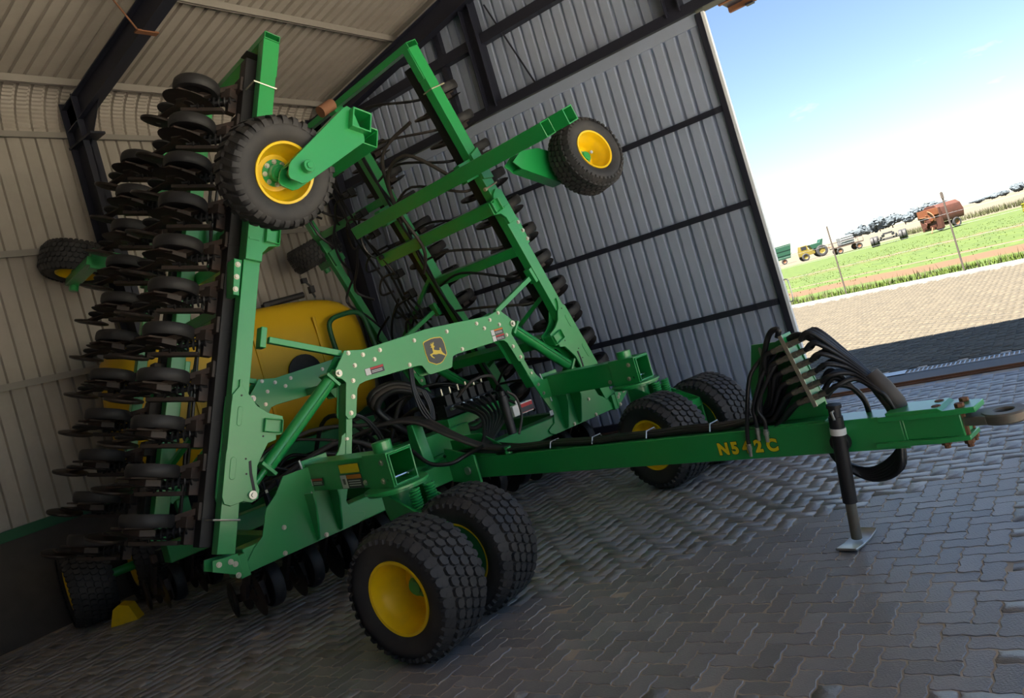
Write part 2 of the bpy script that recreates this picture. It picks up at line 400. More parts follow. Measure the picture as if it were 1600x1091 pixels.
def field_mesh(name, L_, m, chamfer):
    geo = {k_: paver_geo(k_, chamfer) for k_ in 'HV'}; VS = []; loops = []; starts = []; totals = []; tone = []; base = 0; lp = 0
    for (x, y, kd) in L_:
        V, F = geo[kd]; tx, ty = rng.normal(0, .007, 2); W_ = V.copy()
        W_[:, 2] += V[:, 0]*tx+V[:, 1]*ty+rng.normal(0, .0012); W_[:, 0] += x; W_[:, 1] += y; VS.append(W_)
        t_ = rng.random()
        for f in F:
            starts.append(lp); totals.append(len(f)); loops += [base+q for q in f]; lp += len(f); tone.append(t_)
        base += len(V)
    me = bpy.data.meshes.new(name); VS = np.concatenate(VS).astype(np.float32)
    me.vertices.add(len(VS)); me.vertices.foreach_set('co', VS.ravel())
    me.loops.add(len(loops)); me.loops.foreach_set('vertex_index', np.array(loops, np.int32))
    me.polygons.add(len(starts)); me.polygons.foreach_set('loop_start', np.array(starts, np.int32))
    a = me.attributes.new('tone', 'FLOAT', 'FACE'); a.data.foreach_set('value', np.array(tone, np.float32))
    me.update(calc_edges=True); me.validate(); me.materials.append(MAT[m]); return me
def frame_px(x, y):
    v = Vector((x, y, -CAM_H)); d = v.dot(c_fwd)
    if d < .3: return None
    return 800+1200*v.dot(c_right)/d, 490-1200*v.dot(c_up)/d, d
inside = layout(-.6, XG-.14, YR+.02, YL-.07)
vis = []
for i, (x, y, kd) in enumerate(inside):
    p = frame_px(x, y)
    if p and 0 < p[0] < 1600 and 640 < p[1] < 1091: vis.append((p[2], i))
near = set(i for _, i in sorted(vis)[:300])
pm_ = {k_: None for k_ in 'HV'}
for k_ in 'HV':
    V, F = paver_geo(k_); me = bpy.data.meshes.new('paver'); me.from_pydata([tuple(p) for p in V], [], F); me.materials.append(MAT['paver']); pm_[k_] = me
for i in sorted(near):
    x, y, kd = inside[i]; o = link('paver', pm_[kd], floor); o.location = (x, y, rng.normal(0, .0012)); o.rotation_euler = (rng.normal(0, .007), rng.normal(0, .007), 0)
o = link('paving', field_mesh('paving', [q for i, q in enumerate(inside) if i not in near], 'paver_field', True), floor); o['kind'] = 'stuff'
o = link('paving', field_mesh('paving', layout(XB, -.6, YR+.02, YL-.07), 'paver_field', False), floor); o['kind'] = 'stuff'
# apron outside
def kerb_x(y): return 21.2+(y-1.09)*.454
apron = struct(MB().prism([(XG+.58, -10), (kerb_x(-10), -10), (kerb_x(11), 11), (XG+.58, 11)], -.25, -.008, lambda u, v, w: (u, v, w)).build('floor_apron', 'sand', smooth=0))
o = link('paving', field_mesh('paving', layout(XG+.84, 27, -5, 10.5, lambda x, y: x < kerb_x(y)-.15), 'paver_apron', False), apron); o['kind'] = 'stuff'
kb = MB().prism([(kerb_x(-12)-.1, -12), (kerb_x(-12)+.8, -12), (kerb_x(14)+.8, 14), (kerb_x(14)-.1, 14)], -.2, .03, lambda u, v, w: (u, v, w))
struct(kb.build('kerb_strip', 'concrete', smooth=0))

# ------------------------------------------------------------------ the seed drill
ROOT = tag(empty('seed_drill', (5.39, 3.60, 0), YAWB-YAWM), 'huge green folding seed drill with both wings folded up and yellow wheel rims', 'seed drill')
def part(mb, name, m='green', M=None, bevel=.004, smooth=35, parent=None): return mb.build(name, m, parent or ROOT, M, smooth, bevel)
bolt_me = MB().disc(.0135, 0, .012, 6).disc(.019, 0, .003, 10).mesh('bolt', 'zinc')
def bolt(parent, p, d=(0, -1, 0), s=1.):
    return link('bolt', bolt_me, parent, axisM(p, d) @ Matrix.Scale(s, 4))
XZ = lambda y: (lambda u, v, w: (u, w, v))

# ---- wheels
def tyre_profile(R, w, rim):
    h = w/2
    return [(rim, -h*.80), (rim+.012, -h*.86), (rim+(R-rim)*.45, -h*1.0), (R*.90, -h*.95), (R*.955, -h*.84), (R*.972, -h*.6), (R*.976, 0),
            (R*.972, h*.6), (R*.955, h*.84), (R*.90, h*.95), (rim+(R-rim)*.45, h*1.0), (rim+.012, h*.86), (rim, h*.80)]
def turf_tread(R, w, N, rows, lift=.016):
    mb = MB(); h = w/2
    for r_ in range(rows):
        c = -h*.86+2*h*.86*r_/(rows-1); rr = R*(.984 if abs(c) < h*.55 else (.972 if abs(c) < h*.8 else .945)); half = h*.86/(rows-1)*.88
        side = abs(c) > h*.8
        for k in range(N):
            a = 2*math.pi*(k+(.5 if r_ % 2 else 0))/N; da = 2*math.pi/N*.455
            pts = [(-1, -.55), (-.55, -1), (.55, -1), (1, -.55), (1, .55), (.55, 1), (-.55, 1), (-1, .55)]
            V = []
            for (l_, sc) in ((-.012, 1.0), (lift, .90)):
                for u, v in pts:
                    an = a+u*da*sc+ v*.012; z = c+v*half*sc*(1.25 if side else 1); r2 = rr+l_-(.03 if side and abs(z) > h*.93 else 0)
                    V.append((r2*math.cos(an), r2*math.sin(an), z))
            mb.add(V, [tuple(range(8, 16))]+[(i, (i+1) % 8, 8+(i+1) % 8, 8+i) for i in range(8)])
    return mb
def lug_tread(R, w, N, lift=.02):
    mb = MB(); h = w/2
    for k in range(N):
        for sgn in (-1, 1):
            a = 2*math.pi*(k+(.5 if sgn > 0 else 0))/N; da = 2*math.pi/N*.30; V = []
            path = [(.0, 0, .978), (.35, .25, .976), (.70, .5, .968), (.92, .62, .93), (1.02, .66, .87)]
            for l_, sc in ((-.012, 1), (lift, .8)):
                for q, sh, rr in path:
                    for e in (-1, 1):
                        an = a+sgn*0+sh*da*2.0+e*da*sc; z = sgn*h*(q*.97+.02); r2 = rr*R+l_*(1 if q < 1 else .6); V.append((r2*math.cos(an), r2*math.sin(an), z))
            n = len(path); F = []
            for i in range(n-1):
                F.append((2*n+2*i, 2*n+2*i+1, 2*n+2*i+3, 2*n+2*i+2))
                F += [(2*i, 2*i+2, 2*n+2*i+2, 2*n+2*i), (2*i+1, 2*n+2*i+1, 2*n+2*i+3, 2*i+3)]
            F += [(0, 2*n, 2*n+1, 1), (2*n-2, 2*n-1, 4*n-1, 4*n-2)]; mb.add(V, F)
    return mb
def wheel_meshes(R, w, rim, N, rows, deep=.6, lug=False):
    h = w/2
    ty = MB().lathe(tyre_profile(R, w, rim), 64).mesh('wheel', 'rubber', 40)
    td = (lug_tread(R, w, N) if lug else turf_tread(R, w, N, rows)).mesh('tread', 'rubber', 30)
    # rim: lip, barrel with a step, web set back from the +Z face
    z1 = h*.80; zw = h*(.80-1.6*deep)
    rm = MB().lathe([(rim+.010, z1), (rim+.006, z1+.018), (rim-.012, z1+.014), (rim-.022, z1-.03), (rim-.028, z1-.07), (rim-.055, z1-.10), (rim-.062, zw+.03), (rim-.085, zw),
                     (.075, zw), (.075, zw-.012), (rim-.09, zw-.014), (rim-.075, -z1+.03), (rim-.012, -z1), (rim+.006, -z1-.012), (rim+.010, -z1)], 48).mesh('rim', 'yellow', 40)
    hb = MB().disc(.10, zw-.02, zw+.012, 20).disc(.062, zw, zw+.075, 16).disc(.045, zw+.075, zw+.095, 14).mesh('hub', 'green', 40)
    vl = MB().disc(.010, 0, .02, 8, axisM((rim*.62, .0, zw+.05), (-.4, 0, 1))).disc(.018, 0, .006, 10, axisM((rim*.62, .0, zw+.05), (-.4, 0, 1))).mesh('valve', 'steel')
    return ty, td, rm, hb, vl, zw
WM = wheel_meshes(.435, .43, .237, 40, 6, deep=.7)
WS = wheel_meshes(.40, .36, .217, 40, 6, lug=False, deep=.75)
WL = wheel_meshes(.40, .36, .217, 30, 6, lug=True, deep=.55)
drum_me = {id(ms): MB().disc(rr-.008, -hw*.80, -hw*.70, 32).disc(.075, -hw*.9, -hw*.6, 16).mesh('drum', 'flashing_green') for ms, rr, hw in ((WM, .237, .215), (WS, .217, .18), (WL, .217, .18))}
def wheel(ms, c, axis, name='caster_wheel', spin=0., hub=True):
    ty, td, rm, hb, vl, zw = ms
    o = link(name, ty, ROOT, axisM(c, axis) @ RZ(spin)); t_ = link('tread', td, o); t_['kind'] = 'stuff'
    link('rim', rm, o)
    if hub:
        link('hub', hb, o)
        for k in range(8):
            a = 2*math.pi*k/8; link('wheel_nut', bolt_me, o, T(.082*math.cos(a), .082*math.sin(a), zw+.012))
    link('valve', vl, o)
    link('drum', drum_me[id(ms)], o)
    return o

# ---- centre frame, front plane
YF = 1.70
SIDE = [(2.39, .575), (2.36, .63), (2.25, .74), (2.16, .80), (2.07, 1.0), (1.96, 1.08), (1.86, 1.20), (1.42, 1.20), (1.35, 1.20), (1.31, 1.235), (1.26, 1.30),
        (1.235, 1.355), (1.19, 1.372), (1.145, 1.345), (1.135, 1.315), (1.20, 1.17), (1.27, 1.0), (1.365, .80), (1.335, .70), (1.25, .665), (1.22, .65), (1.235, .61), (1.30, .578)]
ARCH = [(0, 2.085), (.06, 2.085), (.80, 2.052), (.99, 2.088), (1.01, 2.06), (1.125, 1.945), (1.148, 1.905), (1.135, 1.865), (1.09, 1.843), (1.06, 1.80), (1.155, 1.52),
        (1.137, 1.478), (1.082, 1.472), (1.05, 1.49), (.965, 1.715), (.93, 1.75), (.86, 1.762), (.25, 1.757), (.20, 1.745), (.155, 1.652), (.125, 1.638), (0, 1.638)]
arch_poly = ARCH[1:-1]+[(-x, z) for x, z in ARCH[1:-1][::-1]]
BEAM = MB().box(-2.34, 2.34, YF+.002, YF+.20, .575, .765); fb = part(BEAM, 'front_beam', bevel=.01)
part(MB().box(-2.34, 2.34, 3.58, 3.78, .575, .765), 'rear_beam', bevel=.01)
side_pl = {}
for sx in (-1, 1):
    poly = [(sx*x, z) for x, z in SIDE]
    sp_ = part(MB().prism(poly, YF-.018, YF), 'side_plate', bevel=.003); side_pl[sx] = sp_
    for x, zt in ((1.715, .945), (1.49, .935)):
        part(MB().prism([(YF-.018, .585), (YF-.06, .60), (YF-.17, zt-.05), (YF-.17, zt+.05), (YF-.018, zt+.05)], sx*x-.008, sx*x+.008, lambda u, v, w: (w, u, v)), 'stiffener', bevel=.002, parent=sp_)
    for (x, z) in ((1.97, .80), (2.02, .60), (1.63, .60)): bolt(sp_, (sx*x, YF-.02, z), s=1.1)
    for (x, z) in ((1.195, 1.315), (1.255, 1.17), (1.30, 1.06)): bolt(sp_, (sx*x, YF-.02, z), s=1.1)
    # hinge bracket at the beam end
    hb_ = part(MB().box(sx*2.34, sx*2.42, YF-.05, YF+.20, .56, .74).prism([(sx*2.40, .58), (sx*2.62, .70), (sx*2.60, .78), (sx*2.40, .76)], YF-.06, YF-.04).prism([(sx*2.40, .58), (sx*2.62, .70), (sx*2.60, .78), (sx*2.40, .76)], YF+.12, YF+.14), 'hinge_bracket')
    for (x, z) in ((2.44, .60), (2.47, .72), (2.56, .735), (2.44, .69)): bolt(hb_, (sx*x, YF-.06, z), s=1.2)
    for yb in (YF+.6, YF+1.2): part(MB().box(sx*1.9-.06, sx*1.9+.06, YF+.2, 3.58, .60, .72), 'frame_rail', bevel=.006) if yb == YF+.6 else None
    part(MB().hollow(sx*.62-.07, sx*.62+.07, YF+.2, 5.2, .60, .74, 1, .012), 'frame_rail')
part(MB().box(-1.5, 1.5, 5.05, 5.2, .58, .74), 'tail_beam', bevel=.01)
# centre deck of plates behind the tongue
part(MB().prism([(-.62, .74), (.62, .74), (.58, .80), (-.58, .80)], YF+.2, 3.55), 'deck_plate')
part(MB().box(-.45, .45, 2.05, 2.35, .80, 1.02), 'pump_box', bevel=.01)

def arch(y, front=True):
    a = part(MB().prism(arch_poly, y-.04, y-.026), 'fold_arch', bevel=.003)
    part(MB().prism(arch_poly, y+.12, y+.134), 'back_plate', bevel=.003, parent=a)
    part(MB().prism([(-.98, 2.02), (.98, 2.02), (.98, 2.035), (-.98, 2.035)], y-.026, y+.12), 'web', bevel=0, parent=a)
    for sx in (-1, 1):
        part(MB().prism([(sx*.975, 1.80), (sx*1.045, 1.80), (sx*1.255, 1.18), (sx*1.195, 1.16)], y-.024, y+.118), 'leg', bevel=.004, parent=a)
        part(MB().tube([(sx*1.11, y-.055, 1.90), (sx*1.11, y+.15, 1.90)], .034, 16), 'pivot_pin', 'zinc', bevel=0, parent=a)
        part(MB().disc(.016, 0, .02, 6, axisM((sx*1.11, y-.055, 1.90), (0, -1, 0))), 'pivot_bolt', 'steel', bevel=0, parent=a)
        # wing rest arm with its pad
        part(beam(MB(), (sx*.99, y+.04, 2.07), (sx*1.63, y+.04, 2.345), .055, .055, (0, 1, 0)), 'rest_arm', bevel=.004, parent=a)
        part(beam(MB(), (sx*1.715, y+.04, 2.29), (sx*1.65, y+.04, 2.46), .10, .055, (sx, 0, .38)), 'rest_pad', bevel=.006, parent=a)
    for (x, z) in ((.955, 2.055), (.812, 2.005), (.62, 2.005), (.705, 1.935), (.925, 1.93), (.985, 1.80), (.34, 1.79), (.21, 2.007), (1.03, 1.66), (1.095, 1.525)):
        for sx in (-1, 1): bolt(a, (sx*x, y-.04, z), s=1.15)
    return a
a1 = arch(YF); a2 = arch(3.62, False)
for x in (-.45, .45): part(beam(MB(), (x, YF+.12, 1.80), (x, 3.58, 1.80), .08, .08), 'arch_tie')
# emblem on the front arch: shield with a leaping deer
PLQ = [(-.114, 1.95), (-.098, 1.962), (-.02, 1.975), (.03, 1.975), (.10, 1.965), (.118, 1.95), (.128, 1.90), (.125, 1.80), (.118, 1.785), (.05, 1.732), (.015, 1.722), (-.03, 1.722), (-.10, 1.76), (-.110, 1.775), (-.118, 1.85)]
DEER = [(-.048, 1.894), (-.031, 1.907), (-.039, 1.914), (-.049, 1.921), (-.036, 1.922), (-.032, 1.941), (-.027, 1.924), (-.018, 1.924), (-.014, 1.943), (-.01, 1.926), (.006, 1.944), (.002, 1.922), (-.01, 1.912), (.004, 1.898), (-.001, 1.889), (-.012, 1.883), (-.015, 1.864), (.031, 1.848), (.054, 1.846), (.055, 1.867), (.067, 1.87), (.073, 1.857), (.07, 1.837), (.082, 1.812), (.115, 1.776), (.093, 1.781), (.065, 1.799), (.031, 1.813), (-.003, 1.813), (-.03, 1.821), (-.057, 1.821), (-.051, 1.802), (-.032, 1.786), (-.04, 1.781), (-.063, 1.798), (-.08, 1.823), (-.072, 1.833), (-.051, 1.833), (-.033, 1.842), (-.034, 1.863), (-.032, 1.88), (-.033, 1.89)]
em = part(MB().prism([(x*1.07, 1.85+(z-1.85)*1.07) for x, z in PLQ], YF-.044, YF-.040), 'emblem', 'emblem_yellow', bevel=0)
em['label'] = 'shield emblem with a yellow leaping deer on grey'
part(MB().prism(PLQ, YF-.0465, YF-.044), 'shield', 'emblem_grey', bevel=0, parent=em)
part(MB().prism(DEER, YF-.049, YF-.0465), 'deer', 'emblem_yellow', bevel=0, parent=em)
def sticker(x0, x1, z0, z1, y, bands, slope=0., M=None):
    """warning sticker on a plane facing -y; bands = (u0,u1,v0,v1,material)"""
    s0 = part(MB().prism([(x0, z0), (x1, z0+slope), (x1, z1+slope), (x0, z1)], y-.0012, y), 'sticker', 'sticker_dark', bevel=0, M=M)
    for u0, u1, v0, v1, m_ in bands:
        f = lambda u, v: (x0+(x1-x0)*u, z0+(z1-z0)*v+slope*u)
        part(MB().prism([f(u0, v0), f(u1, v0), f(u1, v1), f(u0, v1)], y-.0024, y-.0012), 'print', m_, bevel=0, parent=s0, smooth=0)
    return s0
WARN = [(.02, .28, .04, .96, 'white'), (.3, .98, .68, .96, 'sticker_red'), (.34, .9, .42, .5, 'white'), (.34, .9, .22, .3, 'white')]
sticker(-.84, -.63, 1.805, 1.872, YF-.041, WARN)
sticker(.775, .955, 1.832, 1.895, YF-.041, [(.02, .28, .04, .96, 'white'), (.3, .98, .68, .96, 'sticker_orange'), (.34, .9, .42, .5, 'white'), (.34, .9, .22, .3, 'white')])
sticker(.775, .955, 1.765, 1.828, YF-.041, WARN)
sticker(1.30, 1.36, .79, .85, YF-.019, [(.05, .95, .05, .95, 'white')])

# ---- fold cylinders
def cyl(p, q, y, frac=.80):
    p, q = Vector((p[0], y, p[1])), Vector((q[0], y, q[1])); d = (q-p); e = p+d*frac; dn = d.normalized()
    c = part(MB().tube([p+dn*.05, e], .062, 20).tube([p-dn*.03, p+dn*.06], .045, 12), 'fold_cylinder', bevel=0)
    part(beam(MB(), p+dn*.055, p+dn*.085, .16, .16, (0, 1, 0)), 'end_plate', parent=c)
    part(beam(MB(), e-dn*.01, e+dn*.02, .16, .16, (0, 1, 0)), 'end_plate', parent=c)
    part(MB().tube([e, q], .028, 14), 'piston_rod', 'chrome' if False else 'green', bevel=0, parent=c)
    part(MB().tube([p+dn*.09+Vector((0, -.066, 0)), e-dn*.03+Vector((0, -.066, 0))], .007, 6), 'oil_line', bevel=0, parent=c)
    part(beam(MB(), q-dn*.08, q+dn*.03, .07, .07, (0, 1, 0)), 'clevis', parent=c)
    return c

# ---- opener (row unit): a = depth below the bar, b = trailing, c = along the bar
def opener_proto():
    body = MB().box(-.075, .03, -.07, .085, .09, .23)                         # clamp on the bar
    beam(body, (.0, .03, .16), (.40, .30, -.005), .085, .05, (0, 0, 1))          # arm running down to the disc
    body.prism([(.02, .03), (.09, .0), (.14, .10), (.06, .12)], .03, .12, lambda u, v, w: (u, v, w))
    body.prism([(.28, .12), (.40, .12), (.48, .28), (.44, .40), (.32, .34)], -.035, .02, lambda u, v, w: (u, v, w))
    beam(body, (.40, .30, -.01), (.50, .84, -.03), .07, .026, (0, 0, 1))
    beam(body, (.10, .10, -.085), (.40, .34, -.09), .075, .035, (0, 0, 1))       # lower link
    body.prism([(.30, .16), (.50, .16), (.56, .34), (.34, .38)], .022, .04, lambda u, v, w: (u, v, w))
    body.box(.0, .08, .05, .13, -.10, .10)
    o = body.build('opener', 'worn_arm', ROOT, None, 35, .004)
    # gauge wheel: rubber ring round a dished disc
    Mg = T(.34, .17, .085)
    MB().lathe([(.135, -.045), (.19, -.052), (.203, -.035), (.206, 0), (.203, .035), (.19, .052), (.135, .045)], 26, Mg).lathe([(.0, .0), (.06, .008), (.137, .03), (.137, -.03), (.06, -.008), (.0, -.004)], 18, Mg, closed=False).build('gauge_wheel', 'rubber_clean', o, None, 40)
    Mb = T(.37, .25, -.03) @ RX(rad(5)) @ RY(rad(-6))
    MB().lathe([(.0, .004), (.20, .004), (.232, 0), (.20, -.004), (.0, -.004)], 26, Mb, closed=False).disc(.05, -.014, .014, 12, Mb).build('disc_blade', 'blade', o, None, 30)
    Mc = T(.48, .76, -.05) @ RX(rad(12))
    MB().lathe([(.02, .020), (.11, .024), (.162, .012), (.166, 0), (.162, -.012), (.11, -.024), (.02, -.020)], 22, Mc).build('closing_wheel', 'blade', o, None, 30)
    Mp = T(.45, .52, -.01)
    MB().lathe([(.02, .012), (.085, .012), (.115, .010), (.12, 0), (.115, -.010), (.085, -.012), (.02, -.012)], 20, Mp).build('press_wheel', 'rubber_clean', o, None, 40)
    pts = []; N = 7*9
    p0, p1 = Vector((.04, .06, .03)), Vector((.31, .25, -.045)); d = (p1-p0).normalized(); e = d.orthogonal().normalized(); g = d.cross(e)
    for i in range(N+1):
        a = 2*math.pi*7*i/N; pts.append(p0+(p1-p0)*i/N+.044*(math.cos(a)*e+math.sin(a)*g))
    MB().tube(pts, .010, 5).tube([p0-d*.03, p1+d*.04], .022, 8).build('down_spring', 'black', o, None, 40)
    MB().tube(smoothpts([(-.02, .10, .03), (.10, .20, .02), (.24, .33, .0), (.36, .40, 0)], 4), .016, 8).build('seed_tube', 'dusty_hose', o, None, 50)
    return o
OP = opener_proto(); op_used = [False]
def opener(M):
    if not op_used[0]: op_used[0] = True; OP.matrix_local = M; return OP
    return copy_tree(OP, ROOT, M)

# ---- wings
NEAR = dict(h=(-2.50, .79), u=(.36, .933), n=(-.933, .36)); FAR = dict(h=(2.36, .74), u=(-.32, .947), n=(.947, .32))
def wing_matrix(W_):
    M = Matrix.Identity(4)
    for i, k in ((0, 0), (2, 1)): M[i][0] = W_['n'][k]; M[i][2] = W_['u'][k]; M[i][3] = W_['h'][k]
    return M
NS = lambda u, v, w: (v, w, u)            # polygon (s, n) extruded along y
WPLATE = [(1.383, -.006), (1.322, -.007), (1.25, .045), (1.157, .048), (.81, .050), (.77, .055), (.436, .055), (.382, .033), (.366, -.019), (.405, -.119), (.395, -.19), (.43, -.24), (.50, -.245), (.563, -.216), (.688, -.212),
          (.793, -.251), (.876, -.287), (.91, -.356), (.947, -.353), (.955, -.40), (1.11, -.40), (1.126, -.273), (1.176, -.17), (1.259, -.102), (1.277, -.071), (1.34, -.032), (1.383, -.024)]
def pill(s0, s1, n0, n1, k=6):
    r = (n1-n0)/2; c = (n0+n1)/2; P = []
    for i in range(k+1): a = math.pi*i/k; P.append((s1-r+r*math.sin(a), c+r*math.cos(a)))
    for i in range(k+1): a = math.pi*i/k; P.append((s0+r-r*math.sin(a), c-r*math.cos(a)))
    return P
def wing(W_, near):
    M = wing_matrix(W_)
    P = lambda mb, name, m_='green', **k: part(mb, name, m_, M, **k)
    P(MB().hollow(-.10, .045, 1.68, 1.80, 0, 4.60, 2, .01), 'front_tube', bevel=.004)
    ob = P(MB().box(-.03, .125, 1.86, 2.0, .05, 4.45), 'opener_bar', 'black', bevel=.004)
    for s_ in np.arange(.1, 4.5, .385):
        part(MB().box(-.034, .129, 1.856, 2.004, s_-.003+.18, s_+.003+.18), 'clamp_band', 'black', parent=ob, bevel=0)
    P(MB().hollow(-.09, .05, 3.36, 3.50, .05, 4.62, 2, .01), 'middle_tube', bevel=.008)
    P(MB().box(-.03, .09, 3.56, 3.68, .0, 4.3), 'opener_bar', 'black', bevel=.008)
    ry = 4.62 if near else 5.30
    P(MB().box(-.07, .04, ry, ry+.11, .95 if near else 1.0, 4.6), 'rear_tube', bevel=.008)
    # fore-and-aft tubes
    P(MB().hollow(-.105, .045, 1.668, ry, 4.60, 4.67, 1, .008), 'end_tube', bevel=.002)
    ct = P(MB().hollow(-.415, -.265, .30, 3.95, 3.08, 3.24, 1, .01), 'caster_tube', bevel=.008)
    P(MB().box(-.30, -.095, 1.70, 1.80, 3.05, 3.27), 'tube_saddle', bevel=.006)
    P(MB().box(-.30, -.085, 3.37, 3.49, 3.05, 3.27), 'tube_saddle', bevel=.006)
    P(MB().hollow(-.25, -.09, .12, .42, 3.085, 3.245, 1, .012), 'caster_housing', bevel=.003)
    P(MB().hollow(-.235, -.105, 1.60, 4.05, 2.60, 2.75, 1, .01), 'cross_tube', bevel=.008)
    P(MB().box(-.10, .02, 1.80, 3.40, 2.03, 2.15), 'cross_tube', bevel=.008)
    P(MB().hollow(-.395, -.235, 1.62, 3.62, .965, 1.08, 1, .008), 'cross_tube', bevel=.008)
    P(MB().box(-.08, .02, 3.50, ry, 1.15, 1.25), 'rear_strut', bevel=.006)
    P(MB().box(-.08, .02, 3.50, ry, 3.3, 3.4), 'rear_strut', bevel=.006)
    P(beam(MB(), (-.05, 3.45, 2.2), (-.05, ry+.05, 1.2), .05, .05), 'brace', bevel=.004)
    P(beam(MB(), (-.05, 1.85, 1.45), (-.05, 3.40, .75), .05, .05), 'brace', bevel=.004)
    # lower hinge plate with pressed slots
    lp = P(MB().prism(WPLATE, 1.655, 1.68, NS), 'lift_plate', bevel=.003)
    P(MB().prism(WPLATE, 1.80, 1.82, NS), 'lift_plate', bevel=.003)
    for a in ((1.0, 1.16, -.048, -.008), (.57, .75, -.035, .015)): part(MB().prism(pill(*a), 1.650, 1.656, NS), 'pressed_slot', parent=lp, M=None, bevel=.003)
    part(MB().prism([(.42, -.205), (.45, -.20), (.62, -.150), (.72, -.135), (.73, -.155), (.63, -.172), (.46, -.222)], 1.652, 1.656, NS), 'slot_mark', 'black', parent=lp, bevel=0)  # raised black piece stands for the shade inside the curved slot
    part(MB().disc(.034, 0, .03, 18, axisM((-.185, 1.655, .455), (0, -1, 0))).disc(.018, .03, .045, 6, axisM((-.185, 1.655, .455), (0, -1, 0))), 'pivot_bolt', 'steel', parent=lp, bevel=0)
    for s_, n_ in ((.74, -.11), (.62, -.125), (1.25, -.03), (.93, -.24)): part(MB().disc(.008, 0, .003, 8, axisM((n_, 1.655, s_), (0, -1, 0))), 'bolt_hole', 'black', parent=lp, bevel=0)
    # upper bracket on the front tube
    ub = P(MB().prism([(2.42, .045), (2.80, .045), (2.84, -.03), (2.80, -.10), (2.72, -.16), (2.74, -.24), (2.60, -.25), (2.57, -.15), (2.50, -.10), (2.42, -.10)], 1.640, 1.68, NS), 'tube_bracket', bevel=.004)
    part(MB().prism([(2.60, .03), (2.62, .035), (2.62, -.06), (2.60, -.06)], 1.634, 1.641, NS), 'weld_tab', parent=ub, bevel=.002)
    P(MB().prism([(2.10, .05), (2.42, .05), (2.42, .12), (2.10, .10)], 1.70, 1.86, NS), 'bar_mount', bevel=.004)
    for s_ in (2.15, 2.26, 2.37): link('bolt', bolt_me, ROOT, M @ axisM((.085, 1.70, s_), (0, -1, 0)) @ Matrix.Scale(1.3, 4))
    P(MB().box(-.112, -.10, 1.69, 1.79, 4.25, 4.6), 'end_plate', bevel=.002)
    P(MB().prism([(3.0, -.10), (3.30, -.10), (3.34, .045), (2.96, .045)], 1.645, 1.68, NS), 'tube_bracket', bevel=.004)
    # U-bolts round tube and opener bar
    for s_ in (.26, 4.12):
        P(MB().tube([(.10, 2.0, s_), (.10, 1.668, s_), (-.108, 1.668, s_), (-.108, 1.82, s_)], .008, 6), 'u_bolt', 'zinc', bevel=0)
    P(MB().tube([(.055, 1.66, 2.89), (-.12, 1.66, 2.89), (-.14, 1.66, 2.89)], .010, 6).disc(.022, 0, .03, 8, axisM((-.14, 1.66, 2.89), (-1, 0, 0))), 'u_bolt', 'zinc', bevel=0)
    # openers
    for k in range(11):
        opener(M @ T(.12, 1.95, .17+.385*k)); opener(M @ T(.12, 3.62, .0+.392*k))
    # small air hoses running down the middle tube
    for q in range(4):
        yy = 3.28-.05*q if q < 2 else 3.9+.12*q; nn_ = -.14-.03*(q % 2)
        pts = [(nn_+random.uniform(-.03, .03), yy+random.uniform(-.08, .08), s_) for s_ in np.arange(.3, 4.5, .55)]
        P(MB().tube(smoothpts(pts, 4), .017, 7), 'air_hose', 'hose', bevel=0, smooth=50)
    return M
MN = wing(NEAR, True); MF = wing(FAR, False)
# hoses and distribution bits seen against the far wing
for k in range(11):
    s_ = .25+.385*k
    for (y0, y1) in ((3.3, 2.1), (3.85, 4.6)):
        pts = [(-.12, y0, s_+.25), (-.20, (y0+y1)/2, s_+.30+random.uniform(-.1, .1)), (-.10, y1, s_+.05), (.08, y1-.05, s_)]
        part(MB().tube(smoothpts(pts, 5), .016, 6), 'seed_hose', 'dusty_hose' if k % 2 else 'hose', MF, bevel=0, smooth=50)
for k in range(13):
    s_ = .5+.31*k
    part(MB().box(-.20, -.10, 3.85, 3.98, s_, s_+.10).disc(.03, 0, .09, 8, axisM((-.20, 3.9, s_+.05), (-1, 0, 0))), 'valve_body', 'black', MF, bevel=.003)
    part(MB().box(-.225, -.20, 3.90, 3.94, s_+.02, s_+.06), 'connector', 'zinc', MF, bevel=.002)
for k in range(14):
    y0 = random.uniform(3.9, 5.1); s0 = random.uniform(.6, 3.6)
    pts = [(-.10, y0, s0), (-.22, y0+random.uniform(-.2, .2), s0+.25), (-.20, y0+random.uniform(-.5, .3), s0+.55), (-.08, y0+random.uniform(-.5, .2), s0+.8)]
    part(MB().tube(smoothpts(pts, 5), .018, 6), 'air_hose', 'hose', MF, bevel=0, smooth=50)
part(MB().tube(smoothpts([(-.15, 2.2, 3.95), (-.30, 2.75, 3.80), (-.32, 3.0, 3.2), (-.28, 3.0, 2.6), (-.25, 3.3, 2.3)], 6), .022, 8), 'air_hose', 'dusty_hose', MF, bevel=0, smooth=50)
part(MB().tube(smoothpts([(-.29, 1.9, 3.2), (-.36, 2.3, 3.65), (-.36, 2.8, 3.55), (-.30, 3.1, 3.0)], 6), .022, 8), 'air_hose', 'dusty_hose', MF, bevel=0, smooth=50)

